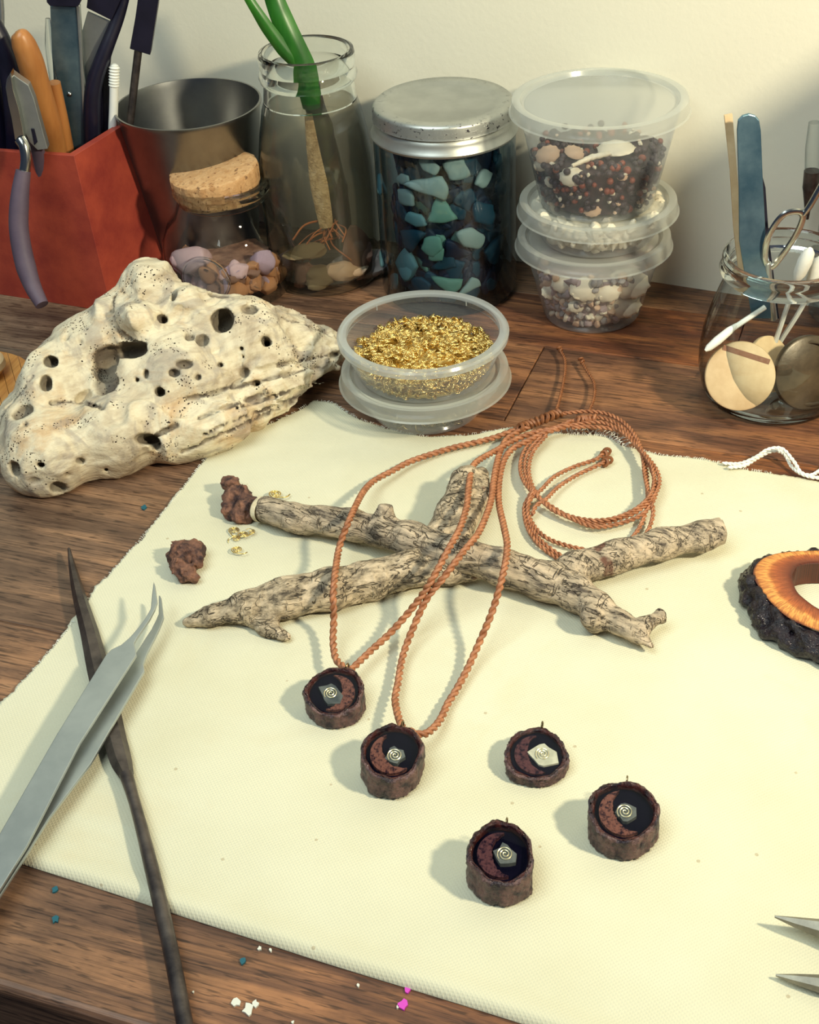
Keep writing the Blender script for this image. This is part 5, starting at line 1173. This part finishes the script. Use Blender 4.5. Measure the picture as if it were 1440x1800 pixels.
# ------------------------------------------------------------------ steel cup
mb = at(374, 462, 0); MH = hz(mb, 181); mc = np.array([mb[0], mb[1], 0])
mt_ = onY(330, 181, mb[1]); MH = mt_[2]; MR = 129/kat(mt_); axm = mt_-mc; 
def cupshift(VF):
    V, Fc = VF; V = V.copy(); V[:, 0] += (mt_[0]-mc[0])*(V[:, 2]/MH); return V, Fc
cup = thing('steel_cup', 'tapered stainless steel cup behind the corked jar', 'cup', mc)
part('body', cupshift(lathe([(0, .0025), (.024, .0025), (.0255, .001), (.0268, .002), (.0275, .006), (MR-.001, MH-.003), (MR+.0002, MH-.0012), (MR+.0001, MH), (MR-.0009, MH), (MR-.0016, MH-.003), (.0267, .008), (.025, .0045), (0, .0045)], mc, 96)), 'cup_steel', cup)

# ------------------------------------------------------------------ terracotta pot with tools
ZP = 0.088
Bt, Bb = at(130, 274, ZP), at(197, 549, 0); Ct, Cb = at(217, 220, ZP), at(300, 484, 0); At, Ab = at(-50, 262, ZP), at(-60, 508, 0)
def hexa(A, B, C_, k):
    m_ = (A+C_)/2; O = B+(m_-B)/np.linalg.norm(m_-B)*k; return [A, B, C_, 2*O-A, 2*O-B, 2*O-C_]
Ht = hexa(At, Bt, Ct, .042); Hb = hexa(Ab, Bb, Cb, .048)
ct = sum(Ht)/6; pc = np.array([ct[0], ct[1], 0])
pot = thing('terracotta_pot', 'faceted orange-red terracotta pot crowded with tools', 'pot', pc)
def sub(H, n_=6):
    out = []
    for i in range(6):
        a, b = H[i], H[(i+1) % 6]
        for k in range(n_): out.append(a+(b-a)*k/n_)
    return out
outer_b, outer_t = sub(Hb), sub(Ht); inner_t = [ct+(p-ct)*.88 for p in outer_t]; cb_ = sum(Hb)/6; inner_b = [np.array([cb_[0], cb_[1], 0])+(p-cb_)*.86+np.array([0, 0, .006]) for p in outer_b]
n_ = len(outer_b); V = []
levels = [outer_b]+[[b+(t_-b)*k for b, t_ in zip(outer_b, outer_t)] for k in (.33, .66)]+[outer_t, inner_t, inner_b]
for L in levels: V += L
Fc = [(j*n_+i, j*n_+(i+1) % n_, (j+1)*n_+(i+1) % n_, (j+1)*n_+i) for j in range(len(levels)-1) for i in range(n_)]
Fc.append(tuple(range(n_))[::-1]); Fc.append(tuple(5*n_+i for i in range(n_)))
bd = part('body', (V, Fc), 'terracotta', pot, True, 22); bevel(bd, .0022, 3, 20)
YT = ct[1]
def rod(nm, pts, rads, mat, parent, sides=14, flat=1.0, ref=(0, 1, 0)):
    P = catmull([onY(x, y, Y) for x, y, Y in pts], 6); R_ = np.array(rads)/np.mean([kat(p) for p in P]); R_ = np.interp(np.linspace(0, 1, len(P)), np.linspace(0, 1, len(R_)), R_)
    return part(nm, tube(P, R_, sides, flat=flat, ref=ref), mat, parent)
def plate(nm, px, Y, thick, mat, parent, lean_=0.0):
    fr_ = [onY(x, y, Y) for x, y in px]; bk = [p+np.array([0, thick, 0]) for p in fr_]; return bevel(part(nm, prism(fr_, bk), mat, parent, False), .0003, 2)
def tool(name, label, cat, Y): return thing(name, label, cat, (ct[0], Y, .01), 'tools in the terracotta pot')
t1 = tool('wooden_handled_tool', 'tool with a thick rounded orange wooden handle, tallest wood in the pot', 'tool', YT)
rod('handle', [(30, 54, YT-.022), (34, 60, YT-.022), (42, 78, YT-.021), (54, 110, YT-.019), (68, 160, YT-.015), (87, 220, YT-.010), (105, 290, YT-.004), (120, 360, YT)], [4, 15, 21, 23, 23, 22, 19, 17], 'wood_handle', t1, 18)
0 and part('handle_end', lathe([(0, .0062), (.003, .0056), (.0052, .0035), (.0060, 0), (.0055, -.003), (0, -.004)], onY(40, 76, YT-.021), 24, axis=(-.25, 0, 1)), 'wood_handle', t1)
t2 = tool('wooden_stick', 'thin brown wooden handle right of the thick wooden one', 'tool', YT)
rod('handle', [(95, 145, YT-.006), (108, 220, YT-.003), (122, 300, YT), (130, 350, YT+.002)], [11, 14, 15, 15], 'wood_handle', t2)
t3 = tool('steel_chisel', 'broad flat steel blade with a black top, centre of the pot', 'tool', YT+.004)
plate('blade', [(88, 10), (134, 12), (141, 100), (147, 180), (152, 262), (152, 330), (108, 330), (103, 262), (97, 180), (91, 90)], YT+.004, .0016, 'steel_blue', t3)
plate('spine', [(134, 8), (140, 10), (150, 180), (154, 262), (154, 330), (150, 330), (146, 200), (140, 100)], YT+.0025, .004, 'steel', t3)
plate('handle', [(80, -30), (142, -30), (142, 4), (136, 12), (88, 11), (82, 4)], YT-.001, .010, 'black_plastic', t3)
part('rivet', lathe([(0, .001), (.0010, .0006), (.0014, 0)], onY(122, 166, YT+.0038), 16, axis=(0, -1, 0)), 'chrome', t3)
t4 = tool('putty_knife', 'slanting frosted steel plate under a black-blue handle', 'tool', YT+.010)
plate('blade', [(154, 20), (195, 38), (186, 70), (165, 110), (150, 150), (144, 190), (140, 190), (140, 70)], YT+.010, .0014, 'steel', t4)
plate('handle', [(155, -10), (152, 14), (196, 36), (212, 0), (216, -20)], YT+.007, .008, 'black_plastic', t4)
t5 = tool('shears', 'black bent handles slanting up right of the frosted steel plate', 'tool', YT+.006)
rod('handle', [(225, -30, YT+.012), (208, 30, YT+.010), (185, 90, YT+.006), (165, 150, YT+.004), (162, 220, YT+.004), (165, 320, YT+.004)], [9, 11, 13, 15, 16, 16], 'black_plastic', t5, 10)
rod('handle', [(190, 60, YT+.016), (183, 140, YT+.014), (184, 220, YT+.012), (185, 320, YT+.01)], [9, 10, 14, 14], 'black_plastic', t5, 10)
t6 = tool('marker_pen', 'black capped pen with a thin steel stem at the right of the pot', 'pen', YT+.012)
plate('cap', [(246, -30), (283, -30), (276, 20), (264, 97), (228, 86), (238, 30)], YT+.010, .008, 'black_plastic', t6)
rod('stem', [(243, 90, YT+.013), (236, 150, YT+.012), (228, 220, YT+.010), (215, 300, YT+.008)], [7, 7, 7, 7], 'steel_dark', t6)
t7 = tool('screw_rod', 'white threaded plastic rod standing beside the steel cup rim', 'rod', YT+.004)
P = resample(catmull([onY(201, 112, YT+.006), onY(200, 180, YT+.005), onY(198, 235, YT+.004), onY(196, 300, YT+.004)], 8), .0004); z_ = P[:, 2]; R_ = np.where(z_ > P[0, 2]-.012, .0026+.0004*np.sin(np.arange(len(P))*1.6), .0024); R_[:3] = [.0008, .0016, .0022]; part('shaft', tube(P, R_, 12), 'white_paper', t7)
t8 = tool('glass_tube', 'clear narrow glass tube left of the broad steel blade', 'tube', YT+.008)
rod('tube_body', [(84, 32, YT+.008), (88, 80, YT+.007), (95, 130, YT+.006), (110, 230, YT+.004)], [4, 9, 9.5, 9.5], 'glass_thick', t8)
t9 = tool('black_pliers', 'black handled tool at the far left of the pot', 'tool', YT-.005)
rod('handle', [(-14, 40, YT-.006), (0, 70, YT-.007), (14, 110, YT-.008), (24, 160, YT-.008), (30, 240, YT-.006), (32, 330, YT-.004)], [16, 18, 19, 20, 20, 20], 'black_plastic', t9)
rod('handle', [(-30, 60, YT), (-16, 160, YT), (-5, 240, YT), (0, 330, YT)], [20, 22, 24, 24], 'black_plastic', t9)
rod('handle_tip', [(0, -30, YT+.004), (2, 20, YT+.004), (3, 52, YT+.003)], [5, 6, 5], 'steel', t9)
# cutters hooked over the pot rim
cut = thing('end_cutters', 'steel cutting pliers hung on the pot rim with a purple-grey grip outside', 'pliers', (pc[0], pc[1]-.04, .004))
Yc = Bt[1]-.007
plate('jaw', [(19, 128), (31, 137), (50, 150), (60, 175), (68, 205), (84, 262), (66, 264), (52, 250), (40, 225), (33, 190), (24, 160)], Yc+.006, .006, 'steel', cut)
plate('jaw', [(19, 127), (12, 140), (10, 155), (15, 185), (21, 212), (26, 245), (32, 250), (44, 252), (40, 225), (33, 190), (24, 160)], Yc+.001, .007, 'chrome', cut)
plate('spring_slot', [(54, 226), (60, 226), (66, 250), (60, 256)], Yc+.0055, .002, 'black_plastic', cut)
rod('handle_shank', [(36, 245, Yc+.002), (43, 258, Yc), (46, 280, Yc-.002), (43, 305, Yc-.004)], [11, 10, 10, 10], 'chrome', cut)
g_ = catmull([onY(41, 300, Yc-.004), onY(35, 345, Yc-.008), onY(33, 400, Yc-.013), onY(42, 455, Yc-.019), onY(56, 500, Yc-.026), onY(74, 536, Yc-.034)], 6); g_[:, 2] = np.clip(g_[:, 2], .004, 1)
part('grip', tube(g_, np.interp(np.arange(len(g_)), [0, 8, 20, len(g_)-1], [13, 17, 18, 12])/kat(g_[10]), 16), 'grip', cut)
rod('inner_handle', [(60, 240, Yc+.010), (72, 290, Yc+.016), (80, 350, Yc+.022)], [11, 12, 12], 'grip', cut)

# ------------------------------------------------------------------ yoghurt jar on the right and its contents
yb = at(1356, 690, 0); YR = hz(yb, 446); yc = np.array([yb[0], yb[1], 0])
yj = thing('open_jar', 'open clear glass jar at the right holding sticks, swabs and wood discs', 'jar', yc)
sc_ = YR/.0735
yprof = [(0, .002), (.024, .0015), (.0275, .0003), (.0305, .0015), (.0335, .007), (.0352, .016), (.0353, .024), (.0342, .034), (.0318, .044), (.0290, .053), (.0268, .0595), (.0262, .062)]
part('body', lathe([(r, z_*sc_) for r, z_ in yprof], yc, 96), 'glass', yj)
part('base', lathe([(0, .0022), (.024, .0018), (.0278, .0008), (.0312, .002), (.0325, .0052), (.031, .0058), (.027, .0042), (0, .004)], yc, 80), 'glass_thick', yj, label='thick glass foot')
part('neck', lathe([(r, z_*sc_) for r, z_ in [(.0262, .062), (.0268, .0635), (.0288, .0645), (.0293, .0665), (.0284, .0685), (.0280, .0695), (.0284, .0715), (.0280, .0732), (.0268, .0738), (.0256, .073), (.0250, .071), (.0250, .064), (.0253, .062), (.0262, .062)]], yc, 96), 'glass_thick', yj, label='thick ringed glass mouth')
def disc_on(px, py, rpx, thick, nrm, cx, rr_c, name, mat, lab, cat, Y=None):
    p = onY(px, py, Y); n_ = np.array(nrm, dtype=float); n_ /= np.linalg.norm(n_); r = rpx/kat(p)
    th = thing(name, lab, cat, p)
    part('disc_face', lathe([(0, thick/2), (r*.93, thick/2), (r*.985, thick*.38), (r, thick*.2), (r, -thick*.3), (r*.97, -thick/2), (0, -thick/2)], p, 64, axis=n_), mat, th)
    return th, p, n_, r
th, p, n_, r = disc_on(1301, 661, 61, .004, (-.12, -.86, .42), 0, 0, 'wood_disc', 'light_wood', 'round pale wooden disc with a brown stripe, front of the open jar', 'disc', yb[1]-.0225)
side_ = np.cross(n_, [0, 0, 1]); side_ /= np.linalg.norm(side_); up_ = np.cross(side_, n_)
a_ = p+n_*.00212; s1_, s2_ = side_*r*.52+up_*r*.83, -side_*r*.80+up_*r*.42
dd = (s2_-s1_)/np.linalg.norm(s2_-s1_); pp = np.cross(n_, dd)*.0012
part('stripe', prism([a_+s1_-pp, a_+s2_-pp, a_+s2_+pp, a_+s1_+pp], [q-n_*.0003 for q in (a_+s1_-pp, a_+s2_-pp, a_+s2_+pp, a_+s1_+pp)]), two('brown_stripe', (.25, .11, .06, 1), (.32, .15, .09, 1), 200), th, False)
th, p, n_, r = disc_on(1352, 640, 50, .003, (.55, -.70, .5), 0, 0, 'wood_disc', 'light_wood', 'pale wooden disc seen edge-on between the striped and the dark disc', 'disc', yb[1]-.004)
th, p, n_, r = disc_on(1420, 655, 66, .0045, (.25, -.90, .35), 0, 0, 'dark_disc', 'dark_disc', 'dark brown round medallion with a raised rim, right in the open jar', 'disc', yb[1]-.0155)
part('raised_rim', tube([p+n_*.0022+r*.90*(math.cos(a)*side_+math.sin(a)*np.cross(side_, n_)) for a in np.linspace(0, 6.2832, 48, endpoint=False)], .0009, 8, False, closed=True, ref=tuple(n_)), 'dark_disc', th)
part('hanging_loop', tube([p+n_*.001+(-side_*r*.72+np.cross(side_, n_)*r*.72)*1.09+.0020*(math.cos(a)*side_+math.sin(a)*np.cross(side_, n_)) for a in np.linspace(0, 6.2832, 16, endpoint=False)], .0007, 6, False, closed=True, ref=tuple(n_)), 'dark_disc', th)
spt = tool('x', 'x', 'x', 0); bpy.data.objects.remove(spt)
Ys = yb[1]
sp1 = thing('steel_spatula', 'flat rounded steel spatula standing tall in the open jar', 'spatula', (yb[0]-.01, Ys, .02), 'sticks in the open jar')
pxs = [(1322, 560), (1300, 425), (1299, 330), (1296, 230), (1298, 212), (1306, 204), (1317, 201), (1328, 204), (1335, 212), (1338, 230), (1342, 330), (1347, 425), (1356, 560)]
Yl = lambda y: Ys-.006+(.016)*(500-y)/300
tpp = [onY(x, y, Yl(y)) for x, y in pxs]; bevel(part('blade', prism(tpp, [q+np.array([0, .0012, .0003]) for q in tpp]), 'steel_blue', sp1, False), .0003)
sp2 = thing('black_spatula', 'dark strip just behind the tall steel spatula', 'strip', (yb[0]-.008, Ys, .02), 'sticks in the open jar')
tpp = [onY(x, y, Ys+.006+(500-y)/300*.014) for x, y in [(1338, 300), (1346, 330), (1352, 420), (1360, 480), (1370, 560), (1340, 560), (1335, 420)]]; part('strip', prism(tpp, [q+np.array([0, .001, 0]) for q in tpp]), 'black_plastic', sp2, False)
wd = thing('wooden_stick', 'thin yellow wooden stick leaning left of the steel spatula', 'stick', (yb[0]-.015, Ys, .02), 'sticks in the open jar')
tpp = [onY(x, y, Ys+.005+(500-y)/300*.016) for x, y in [(1274, 204), (1288, 201), (1296, 300), (1304, 400), (1316, 520), (1304, 520), (1290, 400), (1284, 300)]]; part('shaft', prism(tpp, [q+np.array([0, .0016, 0]) for q in tpp]), 'light_wood', wd, False)
lp = thing('steel_loop_tool', 'shiny steel finger loop leaning in the open jar', 'scissors', (yb[0]+.01, Ys, .03), 'sticks in the open jar')
L = catmull([onY(x, y, Ys-.004) for x, y in [(1345, 452), (1352, 415), (1375, 380), (1402, 372), (1412, 382), (1400, 412), (1378, 445), (1356, 470)]], 6, True); part('loop', tube(L, .0010, 8, False, closed=True, flat=1.5), 'chrome', lp)
rod('shank', [(1412, 378, Ys-.004), (1425, 360, Ys-.004), (1445, 325, Ys-.004)], [5, 6, 6], 'chrome', lp)
rod('shank', [(1350, 462, Ys-.004), (1352, 500, Ys-.003), (1360, 560, Ys)], [6, 7, 7], 'steel', lp)
sw = [((1424, 440), (1398, 500), (1360, 610), 'cotton swab with a fat white tip standing by the steel loop', -.006), ((1442, 455), (1415, 530), (1372, 600), 'cotton swab standing rightmost in the open jar', -.001), ((1243, 614), (1285, 580), (1345, 540), 'cotton swab lying low at the left wall of the open jar', -.020)]
for (ax_, ay_), (bx_, by_), (cx_, cy_), lab, dy in sw:
    t_ = thing('cotton_swab', lab, 'swab', onY(bx_, by_, Ys+dy), 'cotton swabs in the open jar'); P = catmull([onY(ax_, ay_, Ys+dy), onY(bx_, by_, Ys+dy+.004), onY(cx_, cy_, Ys+dy+.010)], 8)
    part('stick', tube(P, .0012, 8), 'white_paper', t_); d = P[0]-P[2]; d /= np.linalg.norm(d); big = 1.0 if dy > -.015 else .62
    part('cotton_tip', tube([P[0]+d*.001, P[0]-d*.001*1, P[0]-d*.006, P[0]-d*.013, P[0]-d*.017], np.array([.0010, .0026, .0033, .0029, .0014])*big, 14), 'cotton', t_)

# ------------------------------------------------------------------ bottle behind, right edge
vb = at(1480, 560, 0); vH = .135
vbt = thing('dropper_bottle', 'tall clear bottle with a dark nozzle behind the open jar', 'bottle', (vb[0]+.008, vb[1]-.0, 0)); vc = (vb[0]+.008, vb[1], 0)
part('body', lathe([(0, .002), (.022, .001), (.025, .004), (.025, .085), (.023, .115), (.018, .130), (.012, .136), (.010, .150), (.0, .150)], vc, 64), 'glass', vbt)
rod('nozzle', [(1428, 300, vb[1]), (1425, 330, vb[1]), (1421, 350, vb[1]), (1419, 385, vb[1])], [14, 14, 8, 3], 'steel_dark', vbt)
rod('dropper', [(1432, 215, vb[1]), (1430, 260, vb[1]), (1429, 300, vb[1])], [10, 14, 14], 'glass', vbt)

# ------------------------------------------------------------------ bamboo coaster, left edge
cb2 = at(-58, 672, .008); cr = 112/kat(cb2)
co = thing('bamboo_coaster', 'round orange bamboo coaster cut by the left edge, behind the driftwood', 'coaster', (cb2[0], cb2[1], .0005))
aa = math.radians(108); d1 = np.array([math.cos(aa), math.sin(aa)]); d2 = np.array([-d1[1], d1[0]])
ns = 14
for i in range(ns):
    u0, u1 = -cr+2*cr*i/ns+.0001, -cr+2*cr*(i+1)/ns-.0001; us = np.linspace(u0, u1, 5); hi_ = [math.sqrt(max(cr*cr-u_*u_, 0)) for u_ in us]
    if max(hi_) < .001: continue
    pts = [cb2[:2]+d2*u_+d1*h for u_, h in zip(us, hi_)]+[cb2[:2]+d2*u_-d1*h for u_, h in zip(us[::-1], hi_[::-1])]
    part('slat', slab(pts, .0005, .008+rnd.uniform(-.0002, .0001)), 'bamboo', co, False)
wk = thing('wooden_peg', 'pale turned wooden peg resting on the bamboo coaster at the left edge', 'knob', at(-30, 660, .009))
part('turned_body', lathe([(0, .012), (.008, .0115), (.0125, .008), (.013, .005), (.010, .001), (.009, 0), (0, 0)], at(-32, 660, .0085), 40), 'light_wood', wk)

# ------------------------------------------------------------------ unseen board added outside the frame at the right to shade the wall
LP = np.array(key.location); sh = 0.32
def onwall(x, y):
    d = ray(x, y); n = np.array([WN[0], WN[1], 0]); return CC+d*(((np.append(WP, 0)-CC)@n)/(d@n))
q1, q2, q3, q4 = [w_+sh*(LP-w_) for w_ in (onwall(1150, 318), onwall(1900, -190), at(1900, 700), at(1190, 556))]
bk = np.array([WN[0], WN[1], 0])*-0.012
board = part('trim_1', prism([q1, q2, q3, q4], [q+bk for q in (q1, q2, q3, q4)]), 'box_wood', None, False); tag(board, kind='structure')
shade_board_arm = []
for f_ in (.35, .85):
    e_ = (q1*(1-f_)+q2*f_+q4*(1-f_)+q3*f_)/2; k_ = (e_[:2]-WP)@WN[:2]; shade_board_arm.append(tube([e_, e_-np.array([WN[0], WN[1], 0])*(k_-0.001)], .006, 8))
part('bracket', join(*shade_board_arm), 'steel', board)  # arms added to carry the unseen shade board
